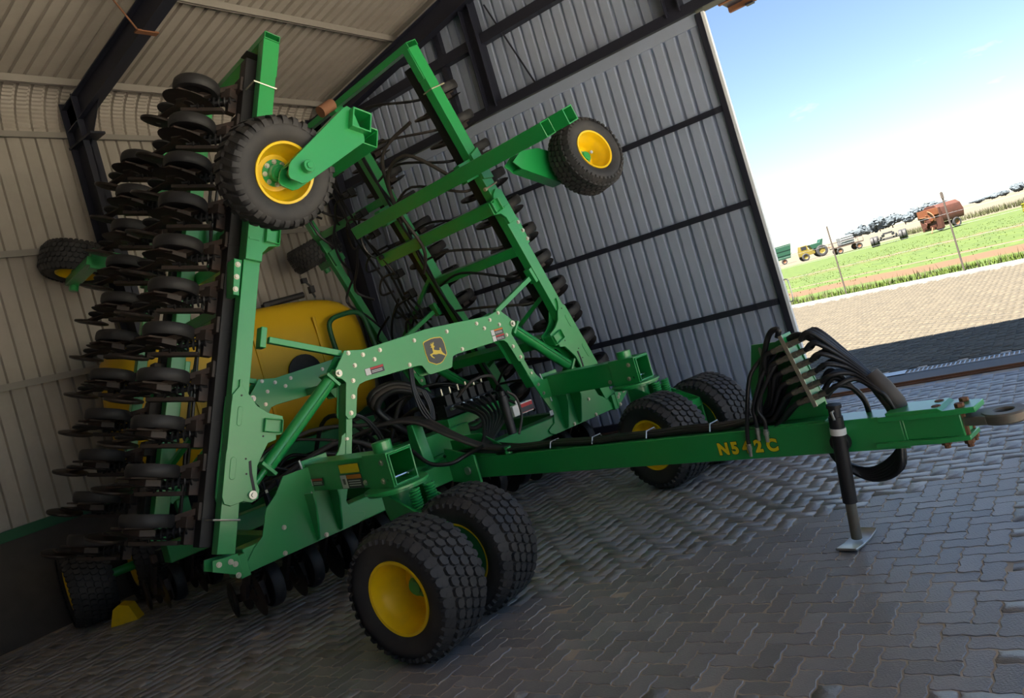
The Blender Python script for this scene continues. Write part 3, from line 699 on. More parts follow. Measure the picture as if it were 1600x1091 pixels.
# wing caster arms and wheels
wheel(WL, (-1.82, .48, 3.43), (-.05, -.95, -.31), 'wing_wheel')
wheel(WS, (1.86, .62, 3.40), (-.12, -.98, .17), 'wing_wheel', .4)
ARM = [(-1.26, 3.814), (-1.224, 3.792), (-1.183, 3.568), (-1.193, 3.529), (-1.545, 3.357), (-1.761, 3.255), (-1.808, 3.248), (-1.888, 3.292), (-1.896, 3.319), (-1.869, 3.389), (-1.844, 3.418), (-1.302, 3.798)]
ca = part(MB().prism(ARM, .18, .195).prism(ARM, .33, .345), 'caster_arm', bevel=.003)
part(MB().prism([(-1.26, 3.814), (-1.302, 3.798), (-1.844, 3.418), (-1.835, 3.405), (-1.30, 3.782), (-1.255, 3.80)], .195, .33).prism([(-1.183, 3.568), (-1.193, 3.529), (-1.545, 3.357), (-1.545, 3.372), (-1.198, 3.545), (-1.195, 3.57)], .195, .33), 'web', parent=ca, bevel=0)
part(MB().disc(.045, -.01, .05, 16, axisM((-1.74, .18, 3.36), (0, -1, 0))).disc(.025, .05, .06, 8, axisM((-1.74, .18, 3.36), (0, -1, 0))), 'hub_pin', parent=ca, bevel=.003)
part(MB().tube([(-1.80, .36, 3.36), (-1.76, .19, 3.36)], .04, 14), 'axle', parent=ca, bevel=0)
part(MB().tube([(-1.33, .26, 3.86), (-1.45, .26, 3.80)], .045, 12), 'pivot_cap', 'rust', parent=ca, bevel=0)
ARMF = [(1.05, 3.49), (1.20, 3.60), (1.47, 3.62), (1.62, 3.58), (1.90, 3.46), (1.92, 3.32), (1.82, 3.24), (1.70, 3.21), (1.15, 3.41)]
cf = part(MB().prism(ARMF, .90, .915).prism(ARMF, 1.04, 1.055), 'caster_arm', bevel=.003)
part(MB().prism([(1.15, 3.41), (1.70, 3.21), (1.82, 3.24), (1.815, 3.255), (1.70, 3.226), (1.155, 3.425)], .915, 1.04), 'web', parent=cf, bevel=0)
part(MB().tube([(1.86, .62, 3.40), (1.86, 1.0, 3.37)], .045, 14), 'axle', parent=cf, bevel=0)
# rear wheels of the wings (fixed forks behind the frame)
for M, n_, y_, s_ in ((MN, .60, 5.62, 3.30), (MF, .05, 5.75, 3.2)):
    c = M @ Vector((n_, y_, s_)); ax = -(M.to_3x3() @ Vector((0, 0, 1)))
    wheel(WS, c, ax, 'wing_rear_wheel', hub=False)
    fk = part(MB().box(n_-.05, n_+.09, y_-1.0 if M is MN else y_-.5, y_+.05, s_-.30, s_-.20).box(n_-.03, n_+.05, y_-.03, y_+.03, s_-.34, s_+.02), 'wheel_fork', 'green', M, bevel=.006)
    part(MB().box(-.06, n_+.05, y_-1.0 if M is MN else y_-.5, (y_-.86) if M is MN else y_-.36, s_-.33, s_-.1), 'fork_mount', 'green', M, bevel=.006)
    part(MB().disc(.05, 0, .07, 12, axisM((n_, y_-.02, s_-.30), (0, 0, -1))), 'hub_cap', 'green', M, bevel=.003)
part(MB().box(-.07, .06, 4.7, 4.85, 2.9, 3.3), 'fork_bracket', 'green', MN, bevel=.006)
# fold cylinders
cyl((-1.11, 1.90), (-2.165, 1.155), YF+.04); cyl((1.11, 1.895), (2.055, 1.09), YF+.04)
cyl((-1.11, 1.90), (-2.165, 1.155), 3.66); cyl((1.11, 1.895), (2.055, 1.09), 3.66)

# ---- main casters in front of the frame
def main_caster(sx, yaw, wc):
    cx = sx*1.52; d0, d1 = sorted((cx-.105, cx+.105))
    t_ = part(MB().hollow(d0, d1, .38, YF+.05, .985, 1.225, 1, .012), 'caster_tube', bevel=.008)
    part(MB().box(d0-.006, d1+.006, .40, .48, .975, .985).box(d0-.006, d1+.006, .40, .48, 1.225, 1.235).box(d0-.010, d0+.001, .40, .74, .972, 1.238).box(d1-.001, d1+.010, .40, .74, .972, 1.238), 'collar', bevel=.003, parent=t_)
    part(MB().tube([(d0-.01, .46, 1.035), (d1+.01, .46, 1.035)], .012, 10), 'cross_pin', 'chrome', parent=t_, bevel=0)
    part(MB().disc(.075, 1.225, 1.31, 24, T(cx, .60, 0)), 'pivot_post', bevel=.004, parent=t_)
    part(MB().disc(.25, .955, .975, 32, T(cx, .55, 0)).disc(.23, .935, .955, 32, T(cx, .55, 0)), 'turntable', bevel=.003, parent=t_)
    o_ = sx*1.0
    xs = d0 if sx < 0 else d0
    for (y, z) in ((.52, 1.03), (.78, 1.03), (.48, 1.17)): bolt(t_, (d0-.012, y, z), (-1, 0, 0), 1.3)
    part(MB().prism([(1.74, 1.0), (1.76, .94), (1.76, 1.26), (1.74, 1.26)], d0-.02, d1+.02, lambda u, v, w: (w, u, v)), 'clamp_plate', parent=t_)
    part(MB().tube([(d0-.03, YF+.05, 1.27), (d0-.03, YF-.02, .94)], .010, 8), 'clamp_bolt', 'zinc', bevel=0, parent=t_)
    # yoke, springs and axle
    M = T(cx, .55, 0) @ RZ(yaw)
    y_ = part(MB().disc(.11, .70, .94, 20).box(-.16, .16, -.62, -.05, .62, .70).prism([(-.62, .70), (-.62, .40), (-.50, .38), (-.10, .60), (0, .80), (0, .93), (-.08, .93)], -.155, -.135, lambda u, v, w: (w, u, v)).prism([(-.62, .70), (-.62, .40), (-.50, .38), (-.10, .60), (0, .80), (0, .93), (-.08, .93)], .135, .155, lambda u, v, w: (w, u, v)), 'caster_yoke', 'green', M)
    part(MB().box(-.15, .15, -.40, -.26, .775, .79).box(-.15, .15, -.40, -.385, .70, .79), 'spring_seat', parent=y_)
    for xo in (-.07, .07):
        pts = [(xo+.036*math.cos(2*math.pi*7*i/70), -.31+.036*math.sin(2*math.pi*7*i/70), .79+.15*i/70) for i in range(71)]
        part(MB().tube(pts, .009, 6).disc(.022, .79, .94, 10, T(xo, -.31, 0)), 'spring', 'green', parent=y_, bevel=0, smooth=50)
    a0, a1_ = Vector(wc[0]), Vector(wc[1]); ax = (a1_-a0).normalized()
    part(MB().tube([a0, a1_], .045, 14), 'axle', bevel=0)
    wheel(WM, wc[0], -ax, 'caster_wheel', random.random()); wheel(WM, wc[1], ax, 'caster_wheel', random.random())
    return t_
main_caster(-1, .02, ((-2.02, -.17, .435), (-1.40, -.02, .435)))
main_caster(1, -.03, ((1.17, .12, .435), (1.86, .04, .435)))
# stickers on the near caster tube (its outer side)
MS = Matrix(((0, 1, 0, 0), (-1, 0, 0, 0), (0, 0, 1, 0), (0, 0, 0, 1)))   # plane facing -y turned to face -x
def side_sticker(y0, y1, z0, z1, x, bands): return sticker(-y1, -y0, z0, z1, x, bands, M=MS @ Matrix.Identity(4))
sf = -1.63
side_sticker(.83, 1.15, 1.115, 1.19, sf, [(.02, .98, .03, .97, 'sticker_yellow')])
side_sticker(.83, 1.17, .99, 1.105, sf, [(.02, .30, .03, .97, 'white'), (.32, .98, .68, .96, 'sticker_orange'), (.36, .9, .50, .56, 'white'), (.36, .9, .34, .40, 'white'), (.36, .9, .18, .24, 'white'), (.10, .22, .3, .7, 'sticker_dark')])
side_sticker(1.47, 1.74, 1.03, 1.095, sf, WARN)

# ---- rear wheels of the centre frame
for x in (-2.72, -2.05, 2.0, 2.5): wheel(WM, (x, 5.38, .435), (-1, .08, 0) if x < 0 else (1, 0, 0), 'rear_wheel', random.random())
part(MB().tube([(-2.72, 5.38, .435), (2.5, 5.38, .435)], .05, 14), 'rear_axle', bevel=0)
for x in (-1.4, 1.3): part(beam(MB(), (x, 5.38, .46), (x, 4.9, .66), .12, .12), 'axle_arm')
# centre openers under the front and rear beams
part(MB().box(-2.25, 2.25, 1.95, 2.07, .58, .70), 'opener_bar', 'black', bevel=.008)
MC = Matrix(((0, 0, 1, 0), (0, 1, 0, 0), (-1, 0, 0, 0), (0, 0, 0, 1)))   # a -> down, c -> lateral
for k in range(12): opener(T(-2.10+.381*k, 2.0, .66) @ MC)
part(MB().box(-2.35, 2.25, 3.85, 3.97, .58, .70), 'opener_bar', 'black', bevel=.008)
for k in range(7): opener(T(-2.30+.381*k, 3.9, .66) @ MC)

# ---- tongue
tg = part(MB().hollow(-.10, .10, -2.62, 1.72, .555, .755, 1, .012), 'tongue', bevel=.012)
part(MB().box(-.10, .10, -2.635, -2.62, .555, .755), 'end_cap', parent=tg)
part(MB().prism([(-2.55, .755), (-2.55, .775), (-2.84, .775), (-2.865, .755)], -.115, .115, lambda u, v, w: (w, u, v)), 'top_plate', parent=tg)
part(MB().prism([(-.12, -2.50), (.12, -2.50), (.12, -2.86), (.085, -3.02), (-.085, -3.02), (-.12, -2.86)], .725, .757, lambda u, v, w: (u, v, w)), 'hitch_plate', parent=tg)
part(MB().prism([(-.12, -2.45), (.12, -2.45), (.12, -2.80), (.085, -2.96), (-.085, -2.96), (-.12, -2.80)], .572, .60, lambda u, v, w: (u, v, w)), 'hitch_plate', parent=tg)
part(MB().box(-.095, .095, -2.94, -2.60, .60, .725), 'hitch_block', parent=tg, bevel=.006)
for (x, y) in ((-.06, -2.82), (.06, -2.80), (-.06, -2.94), (.06, -2.93)):
    part(MB().disc(.026, .757, .780, 6, T(x, y, 0)).disc(.018, .53, .77, 8, T(x, y, 0)).disc(.028, .55, .572, 6, T(x, y, 0)), 'hitch_bolt', 'rust', parent=tg, bevel=.002)
ey = MB(); ring = []
for i in range(40):
    a = 2*math.pi*i/40; ring.append((math.cos(a), math.sin(a)))
prof = [(.045, -.022), (.045, .022), (.055, .03), (.105, .03), (.115, .02), (.115, -.02), (.105, -.03), (.055, -.03)]
ey.lathe(prof, 36, T(0, -3.13, .675)).prism([(-.075, -2.93), (.075, -2.93), (.095, -3.06), (-.095, -3.06)], .65, .70, lambda u, v, w: (u, v, w))
mat('hitch_steel', (.20, .19, .155), .55, metal=.5, dirt=(.16, .08, .05), dscale=8, damt=.6)
part(ey, 'hitch_eye', 'hitch_steel', parent=tg)
# tongue root bracket on the frame
for x_ in (-.19, .165): part(MB().prism([(1.28, .52), (1.28, .80), (1.72, .90), (1.72, .56)], x_, x_+.025, lambda u, v, w: (w, u, v)), 'tongue_bracket', bevel=.004)
part(MB().tube([(-.21, 1.42, .66), (.21, 1.42, .66)], .04, 14), 'tongue_pin', 'steel', bevel=0)
for x_ in (-.10, .085): part(MB().prism([(1.05, .755), (1.70, .755), (1.70, .95), (1.45, .95)], x_, x_+.015, lambda u, v, w: (w, u, v)), 'gusset', parent=tg)
part(MB().disc(.035, .755, .82, 12, T(-.06, .92, 0)), 'hose_post', parent=tg)
# lettering on the near side: each letter a mesh
def letters(word, name, m_, size, offset, ext, x, y0, z0, adv):
    y = y0
    for ch_, a_ in zip(word, adv):
        tx = bpy.data.curves.new('tmp', 'FONT'); tx.body = ch_; tx.size = size; tx.extrude = ext; tx.offset = offset
        to = bpy.data.objects.new('tmp', tx); COL.objects.link(to); bpy.context.view_layer.update()
        me = bpy.data.meshes.new_from_object(to.evaluated_get(bpy.context.evaluated_depsgraph_get())); bpy.data.objects.remove(to)
        me.materials.clear(); me.materials.append(MAT[m_]); me.name = name
        o = link(name, me, tg); o.matrix_local = Matrix(((0, 0, -1, x), (-1, 0, 0, y), (0, 1, 0, z0), (0, 0, 0, 1))); y -= a_
ADV = (.108, .090, .094, .090, .09)
letters('N542C', 'letter', 'sticker_yellow', .112, .0062, .0012, -.1018, -1.345, .603, ADV)
letters('N542C', 'letter_edge', 'black', .112, .0095, .0006, -.1010, -1.345, .603, ADV)

# jack stand
jk = part(MB().tube([(-.155, -2.21, .26), (-.155, -2.275, .80)], .043, 18), 'jack_stand', 'black', bevel=0)
part(MB().tube([(-.155, -2.185, .03), (-.155, -2.212, .27)], .032, 16), 'inner_tube', 'hitch_steel', parent=jk, bevel=0)
part(MB().prism([(-.24, .03), (-.235, .012), (-.12, .0), (-.02, .0), (.075, .012), (.085, .035), (.07, .025), (-.02, .014), (-.12, .014), (-.23, .025)], -2.245, -2.115, lambda u, v, w: (u-.075, w, v)), 'foot', 'steel', parent=jk, bevel=.003)
part(MB().tube([(-.155, -2.262, .69), (-.155, -2.268, .73)], .048, 18), 'label_band', 'white', parent=jk, bevel=0)
part(MB().tube([(-.155, -2.275, .80), (-.155, -2.282, .86)], .036, 14).tube([(-.155, -2.282, .855), (-.155, -2.285, .875)], .045, 12), 'cap', 'black', parent=jk, bevel=0)
part(MB().tube([(-.155, -2.28, .84), (-.24, -2.30, .845), (-.25, -2.31, .80)], .008, 6), 'crank', 'steel', parent=jk, bevel=0)
part(MB().disc(.06, 0, .05, 18, axisM((-.10, -2.245, .63), (-1, 0, 0))), 'mount', 'black', parent=jk, bevel=.003)

# ---- hose stand on the tongue
hs = part(MB().prism([(-1.62, .755), (-1.66, 1.02), (-1.755, 1.305), (-1.93, 1.295), (-2.045, 1.335), (-2.075, 1.30), (-2.15, .90), (-2.16, .755)], .015, .03, lambda u, v, w: (w, u, v)), 'hose_stand', bevel=.003)
part(MB().box(-.09, .09, -2.17, -1.60, .755, .768), 'base_flange', parent=hs, bevel=.003)
part(MB().prism(pill(1.19, 1.28, -.022, .0), .0125, .016, lambda s_, n_, w: (w, -1.80+n_, s_)), 'slot_mark', 'steel', parent=hs, bevel=0)
# tilted coupler plate facing the tractor
ct_, cb_ = Vector((0, -2.05, 1.345)), Vector((0, -2.15, .865)); cd = (cb_-ct_).normalized(); cn = Vector((0, -1, 0)); cn = (cn-cn.dot(cd)*cd).normalized()
pl_ = MB(); beam(pl_, ct_+Vector((-.05, 0, 0)), cb_+Vector((-.05, 0, 0)), .13, .010, cn); cpp = part(pl_, 'coupler_plate', 'green', bevel=.002)
part(beam(MB(), ct_+Vector((-.118, 0, 0)), cb_+Vector((-.118, 0, 0)), .008, .026, cn), 'zinc_edge', 'zinc', parent=cpp, bevel=0)
hose_r = .0155
def hose(pts, r=hose_r, m_='hose', k=6, parent=None): return part(MB().tube(smoothpts(pts, k), r, 8), 'hose', m_, bevel=0, smooth=60, parent=parent)
for i in range(6):
    for j, xo in enumerate((-.100, -.055, -.01)):
        if j == 1 and i % 2: continue
        p = ct_+cd*(.075+.072*i)+Vector((xo, 0, 0))
        f_ = part(MB().disc(.017, -.11, .10, 8, axisM(p, cn)).disc(.022, -.05, -.015, 6, axisM(p, cn)).disc(.022, .015, .045, 6, axisM(p, cn)).disc(.020, -.105, -.08, 10, axisM(p, cn)), 'hose_fitting', 'hitch_steel', bevel=0)
        # hose towards the tractor: over and down into the wrapped bundle
        q = p+cn*.10
        sw = -.02+.012*j-.006*i
        hose([q, q+cn*.08+Vector((0, 0, .02)), (xo*.6+.03, -2.36-.01*i, 1.16-.035*i), (.02+sw, -2.47-.008*i, 1.00-.02*i), (.03+sw, -2.545, .86), (.04+sw, -2.575, .73), (.06+sw*1.5, -2.55, .58), (.05+sw*2, -2.46-.01*i, .47-.012*i), (.03, -2.30, .40-.013*i), (.03+sw, -2.15, .46), (.05, -2.06, .56)], k=5)
        # hose to the implement: back and down to the tongue top
        q = p-cn*.11
        hose([q, q-cn*.07-Vector((0, 0, .02)), (xo*.7, -1.85+.012*i, 1.00-.05*i), (xo*.5, -1.74+.01*i, .86-.01*i), (-.04+xo*.2, -1.66, .80), (-.03+xo*.15, -1.55, .785)], k=5)
part(MB().tube([(.02, -2.475, 1.0), (.03, -2.52, .90), (.04, -2.56, .80), (.045, -2.575, .70)], [.052, .062, .064, .058], 14), 'hose_wrap', 'dusty_hose', bevel=0, smooth=60)
for q in range(3): hose([(-.05, -2.20, .90+.05*q), (-.02, -2.27, .96+.05*q), (.03, -2.345, .92), (.06, -2.38, .82), (.06, -2.38, .70)], .017)
# loose hoses hanging over the near side, with steel ends
for (y, z) in ((-1.615, .61), (-1.71, .715), (-1.77, .70)):
    hose([(-.03, -1.93+(y+1.7), 1.22), (-.10, -1.84+(y+1.7), 1.12), (-.135, -1.73+(y+1.7)*.5, .92), (-.13, y-.01, z+.12), (-.125, y, z+.05)], .014)
    part(MB().tube([(-.125, y, z+.06), (-.125, y+.012, z-.03)], [.016, .012], 10).disc(.019, -.012, .014, 6, axisM((-.125, y+.004, z+.03), (0, .12, -1))), 'hose_end', 'steel', bevel=.002)
hose([(-.06, -2.0, 1.33), (-.06, -2.02, 1.38), (-.06, -1.95, 1.36), (-.07, -1.86, 1.2), (-.08, -1.78, 1.0), (-.09, -1.72, .80)], .02)
hose([(-.05, -2.05, 1.30), (-.05, -2.14, 1.32), (-.03, -2.24, 1.25), (0, -2.38, 1.12), (.02, -2.5, .95)], .02)
# hose bundle lying along the tongue
for q in range(5):
    xo = -.045+.022*q; zz = .775+.012*(q % 2)
    hose([(xo, -1.62, .80), (xo, -1.4, zz), (xo, -1.1, zz+.005), (xo+.01, -.8, zz-.003), (xo, -.5, zz), (xo-.01, -.1, zz), (xo, .3, zz+.012), (xo, .7, zz+.01), (xo+.03*q-.06, 1.1, .80), (xo*3, 1.45, .84), (xo*4, 1.75, .82)], .019)
for y in (-1.30, -.72, -.15, .35): part(MB().tube([(-.075, y, .765), (-.05, y, .815), (.05, y, .815), (.075, y, .765)], .006, 5), 'cable_tie', 'steel', bevel=0)

# ---- hydraulics and air lines in the middle of the frame
vb = part(MB().box(.28, 1.0, 2.15, 2.32, 1.12, 1.26), 'valve_block', 'black', bevel=.006)
for q in range(6):
    x = .33+.115*q
    part(MB().box(x-.04, x+.04, 2.11, 2.36, 1.24, 1.36), 'valve_section', 'black', parent=vb, bevel=.004)
    part(MB().disc(.018, 0, .10, 8, axisM((x, 2.12, 1.20), (0, -1, .2))).disc(.024, .03, .055, 6, axisM((x, 2.12, 1.20), (0, -1, .2))), 'fitting', 'steel', parent=vb, bevel=0)
    part(MB().disc(.012, 0, .07, 8, axisM((x, 2.2, 1.36), (0, 0, 1))), 'spool_end', 'zinc', parent=vb, bevel=0)
part(MB().prism([(.25, .98), (1.0, 1.02), (1.0, 1.11), (.25, 1.11)], 2.12, 2.34), 'valve_shelf')
for q in range(8):
    x = .33+.09*q
    hose([(x, 2.03, 1.22), (x-.02, 1.93, 1.20), (.30+.05*q, 1.62, 1.08-.01*q), (.12+.03*q, 1.42, .93), (-.05+.015*q, 1.28, .83), (-.06+.012*q, 1.0, .80)], .018, k=5)
hose([(.40, 2.05, 1.30), (.55, 1.9, 1.43), (.80, 1.9, 1.42), (.95, 2.0, 1.30)], .018, 'dusty_hose')
part(MB().tube([(.29, 1.2, 1.24), (.27, 1.18, .86)], .045, 16).tube([(.29, 1.2, 1.24), (.292, 1.2, 1.29)], .03, 10), 'filter', 'black', bevel=.004)
hose([(.36, 1.2, 1.27), (.44, 1.18, 1.18), (.43, 1.16, 1.0), (.33, 1.16, .84)], .014, 'dusty_hose')
ac = part(MB().box(.50, .78, 1.34, 1.42, .98, 1.09).disc(.012, 0, .04, 8, axisM((.6, 1.38, 1.09), (0, 0, 1))), 'manual_box', 'white', bevel=.006)
part(MB().box(.60, .775, 1.336, 1.34, .99, 1.08), 'print', 'sticker_red', parent=ac, bevel=0); part(MB().box(.61, .77, 1.333, 1.336, .995, 1.045), 'print', 'sticker_dark', parent=ac, bevel=0)
# hose guide on the frame and the lines it carries
part(MB().prism([(1.75, .80), (1.95, .80), (1.90, 1.22), (1.80, 1.22)], -.42, -.30, lambda u, v, w: (w, u, v)), 'hose_guide', bevel=.01)
for q in range(7):
    a = q*.022
    hose([(-.80+a, 2.3, 1.26), (-.62+a, 2.0, 1.30), (-.42+a, 1.75, 1.24), (-.26+a*.6, 1.45, 1.02), (-.12+a*.5, 1.25, .86), (-.05+a*.3, 1.0, .80)], .017, 'hose' if q % 3 else 'dusty_hose')
hose([(-.55, 1.72, 1.0), (-.50, 1.55, .84), (-.36, 1.42, .79), (-.20, 1.35, .82), (-.10, 1.2, .86)], .02)
for q in range(2): hose([(-1.05+.02*q, 1.78, 1.52), (-.90+.02*q, 1.80, 1.42), (-.78+.03*q, 1.85, 1.24), (-.70+.03*q, 1.95, 1.12)], .013)
for q in range(3): hose([(-.28+.02*q, 1.76, 1.80), (-.33+.015*q, 1.74, 1.55), (-.32+.03*q, 1.72, 1.32), (-.24+.02*q, 1.72, 1.20), (-.20+.02*q, 1.74, 1.34), (-.22+.02*q, 1.76, 1.5)], .012, k=5)
# tangle of air hoses over the centre section
for q in range(34):
    x0, x1 = random.uniform(-1.9, 1.9), random.uniform(-1.9, 1.9); y0, y1 = random.uniform(2.1, 4.2), random.uniform(2.1, 4.4)
    z0 = random.uniform(.78, 1.05); zm = random.uniform(.95, 1.42)
    hose([(x0, y0, z0), (x0*.7+x1*.3, y0*.7+y1*.3, zm), (x0*.4+x1*.6, y0*.4+y1*.6, zm-.05+random.uniform(-.1, .1)), (x1, y1, random.uniform(.78, 1.0))], random.choice((.016, .022, .026)), random.choice(('hose', 'hose', 'dusty_hose')), k=5)
for q in range(12):
    x, y = random.uniform(-1.7, -.4), random.uniform(2.0, 3.0)
    part(MB().disc(.03, .80, 1.0, 10, T(x, y, 0)).disc(.012, 1.0, 1.12, 8, T(x, y, 0)), 'manifold_stub', 'black', bevel=.002)
    part(MB().box(x-.012, x+.012, y-.03, y-.02, 1.0, 1.03), 'clip', 'zinc', bevel=0)
# big curved air ducts beside the valve block
for q in range(3): hose([(.10, 2.6, 1.0), (-.25, 2.6+.05*q, 1.40+.05*q), (.05, 2.7, 1.55+.04*q), (.40, 2.7, 1.42+.03*q), (.62, 2.6, 1.2)], .04, 'dusty_hose' if q == 1 else 'hose')

# ------------------------------------------------------------------ air cart behind the drill
AC = tag(empty('air_cart', tuple(ROOT.matrix_world @ Vector((0, 0, 0))) if False else (5.39, 3.60, 0), YAWB-YAWM), 'yellow rounded seed tank on the air cart behind the drill', 'air cart')
def tank_mesh():
    mb = MB(); V = []; nx, na = 26, 30
    for i in range(nx+1):
        t = -1+2*i/nx; sc = (1-abs(t)**4.5)**.30 if abs(t) < 1 else 0
        x = -.30+1.78*(math.copysign(1-(1-abs(t))**1.0, t)); sc = max(sc, .02)
        for k in range(na):
            a = 2*math.pi*k/na; ca_, sa_ = math.cos(a), math.sin(a); e_ = .62
            y = 5.42+.50*sc**.6*math.copysign(abs(ca_)**e_, ca_); z = 2.13+(.93*sc**.8)*math.copysign(abs(sa_)**e_, sa_)
            V.append((x, y, z))
    F = [(i*na+k, (i+1)*na+k, (i+1)*na+(k+1) % na, i*na+(k+1) % na) for i in range(nx) for k in range(na)]
    F += [tuple(range(na)), tuple(nx*na+k for k in range(na-1, -1, -1))]; return mb.add(V, F)
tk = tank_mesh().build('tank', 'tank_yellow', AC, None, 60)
for x in (-1.2, -.3, .6): MB().prism([(1.35, x-.02), (2.75, x-.02), (2.75, x+.02), (1.35, x+.02)], 4.905, 4.93, lambda u, v, w: (v, w, u)).build('rib', 'tank_yellow', tk, None, 35, .006)
MB().lathe([(.20, 0), (.24, .03), (.24, .05), (.0, .08)], 24, T(.25, 4.92, 2.05) @ RX(rad(90)), closed=False).build('hatch', 'rubber_clean', AC)
MB().tube(smoothpts([(.74, 4.80, 2.05), (.72, 4.80, 2.5), (.78, 4.80, 2.64), (.95, 4.80, 2.68), (1.16, 4.80, 2.68), (1.28, 4.80, 2.60), (1.32, 4.80, 2.4), (1.36, 4.80, 2.05)], 5), .035, 10).build('hand_rail', 'flashing_green', AC, None, 60)
MB().box(-1.7, 1.2, 5.1, 5.7, 1.0, 1.2).box(-1.7, -1.55, 5.05, 5.15, .4, 1.0).box(1.05, 1.2, 5.05, 5.15, .4, 1.0).build('chassis', 'green', AC, None, 35, .008)
MB().tube([(.15, 5.3, 3.08), (.75, 5.3, 3.12)], .045, 10).box(.12, .2, 5.25, 5.35, 2.95, 3.1).build('fill_tube', 'black', AC, None, 40)
lmp = MB().box(.86, .93, 5.25, 5.33, 3.12, 3.22).tube([(.93, 5.3, 3.05), (.90, 5.3, 3.13)], .015, 8).tube([(.90, 5.3, 3.22), (.84, 5.3, 3.30)], .015, 8).box(.78, .86, 5.26, 5.33, 3.28, 3.35).build('work_lamp', 'black', AC, None, 35, .004)
for x in (-1.62, 1.12):
    MB().lathe(tyre_profile(.42, .3, .22), 40, T(x, 5.55, .42) @ RY(rad(90))).build('wheel', 'rubber', AC)
    MB().lathe([(.22, .10), (.19, .06), (.08, .03), (.0, .03)], 28, T(x-.03, 5.55, .42) @ RY(rad(-90)), closed=False).build('rim', 'yellow', AC)

# yellow chock on the floor by the rear wheel
ck = MB().prism([(-.17, 0), (.17, 0), (.10, .20), (-.02, .24), (-.10, .20)], -.09, .09)
for i in range(6): ck.box(-.15+.02*i, -.142+.02*i, -.092, -.089, .02, .03+.03*i)
ch = ck.build('wheel_chock', 'yellow', None, None, 35, .006); ch.location = (3.74, 8.72, 0); ch.scale = (.85, .85, .85); ch.rotation_euler = (0, 0, rad(-50))
tag(ch, 'dirty yellow wedge wheel chock on the dark floor by a rear wheel', 'wheel chock')

# ------------------------------------------------------------------ outdoors
def tz(x): return -.010*(x-24) if x > 24 else 0
mg = mat('field', (.16, .26, .045), .95)
n = mg.node_tree.nodes; l = mg.node_tree.links.new; b = n['Principled BSDF']
geo = n.new('ShaderNodeNewGeometry'); sep = n.new('ShaderNodeSeparateXYZ'); l(geo.outputs['Position'], sep.inputs[0])
def math_n(op, a, b_=None, c_=None):
    q = n.new('ShaderNodeMath'); q.operation = op
    for i, v in enumerate((a, b_, c_)):
        if v is None: continue
        if isinstance(v, (int, float)): q.inputs[i].default_value = v
        else: l(v, q.inputs[i])
    return q.outputs[0]
ns = n.new('ShaderNodeTexNoise'); ns.inputs['Scale'].default_value = .35; ns.inputs['Detail'].default_value = 6; l(geo.outputs['Position'], ns.inputs['Vector'])
ns2 = n.new('ShaderNodeTexNoise'); ns2.inputs['Scale'].default_value = 2.2; ns2.inputs['Detail'].default_value = 6; l(geo.outputs['Position'], ns2.inputs['Vector'])
# distance measured across the kerb direction
dk = math_n('SUBTRACT', sep.outputs[0], math_n('MULTIPLY', sep.outputs[1], .65))
dk = math_n('ADD', dk, math_n('MULTIPLY', math_n('SUBTRACT', ns.outputs['Fac'], .5), 2.6))
def band(c, wd, soft): return math_n('SMOOTH_MIN', 1, math_n('MAXIMUM', 0, math_n('DIVIDE', math_n('SUBTRACT', wd, math_n('ABSOLUTE', math_n('SUBTRACT', dk, c))), soft)), .1)
tracks = math_n('MAXIMUM', band(25.9, 1.9, .7), math_n('MAXIMUM', math_n('MULTIPLY', band(30.0, .7, .6), .8), math_n('MULTIPLY', band(43, 3.4, 2.5), math_n('MULTIPLY', math_n('GREATER_THAN', ns2.outputs['Fac'], .50), .75))))
rg = n.new('ShaderNodeValToRGB'); rg.color_ramp.elements[0].color = (.031, .055, .004, 1); rg.color_ramp.elements[1].color = (.058, .088, .008, 1); rg.color_ramp.elements[0].position = .35; rg.color_ramp.elements[1].position = .65
l(ns2.outputs['Fac'], rg.inputs['Fac'])
m1 = n.new('ShaderNodeMixRGB'); l(tracks, m1.inputs['Fac']); l(rg.outputs[0], m1.inputs['Color1']); m1.inputs['Color2'].default_value = (0.0894, 0.0464, 0.0199, 1)
far = n.new('ShaderNodeMapRange'); far.inputs['From Min'].default_value = 80; far.inputs['From Max'].default_value = 90; l(dk, far.inputs['Value'])
m2 = n.new('ShaderNodeMixRGB'); l(far.outputs[0], m2.inputs['Fac']); l(m1.outputs[0], m2.inputs['Color1']); m2.inputs['Color2'].default_value = (0.0994, 0.0847, 0.0563, 1)
l(m2.outputs[0], b.inputs['Base Color'])
# gently falling field, one sheet with a fold at the kerb
V = []; F = []; xs = list(np.arange(0, 60, 4))+list(np.arange(60, 200, 20))+[200, 400, 800, 1500]; ys = list(np.arange(-300, 700, 50))
for i, x in enumerate(xs):
    for y in ys: X = kerb_x(y)+.7+x if abs(y) < 60 else kerb_x(math.copysign(60, y))+.7+x; V.append((X, y, tz(X)-.02))
ny = len(ys); F = [(i*ny+j, (i+1)*ny+j, (i+1)*ny+j+1, i*ny+j+1) for i in range(len(xs)-1) for j in range(ny-1)]
fld = MB().add(V, F).build('field', mg, None, None, 0); struct(fld)
gnd = MB().prism([(-60, -60), (20, -60), (20, 80), (-60, 80)], -.6, -.26, lambda u, v, w: (u, v, w)).build('ground', 'bounce_ground', None, None, 0); struct(gnd)
yard = MB().prism([(-60, -40), (XB, -40), (XB, 60), (-60, 60)], -.25, -.02, lambda u, v, w: (u, v, w)).build('ground_yard', 'bounce_ground', None, None, 0); struct(yard)
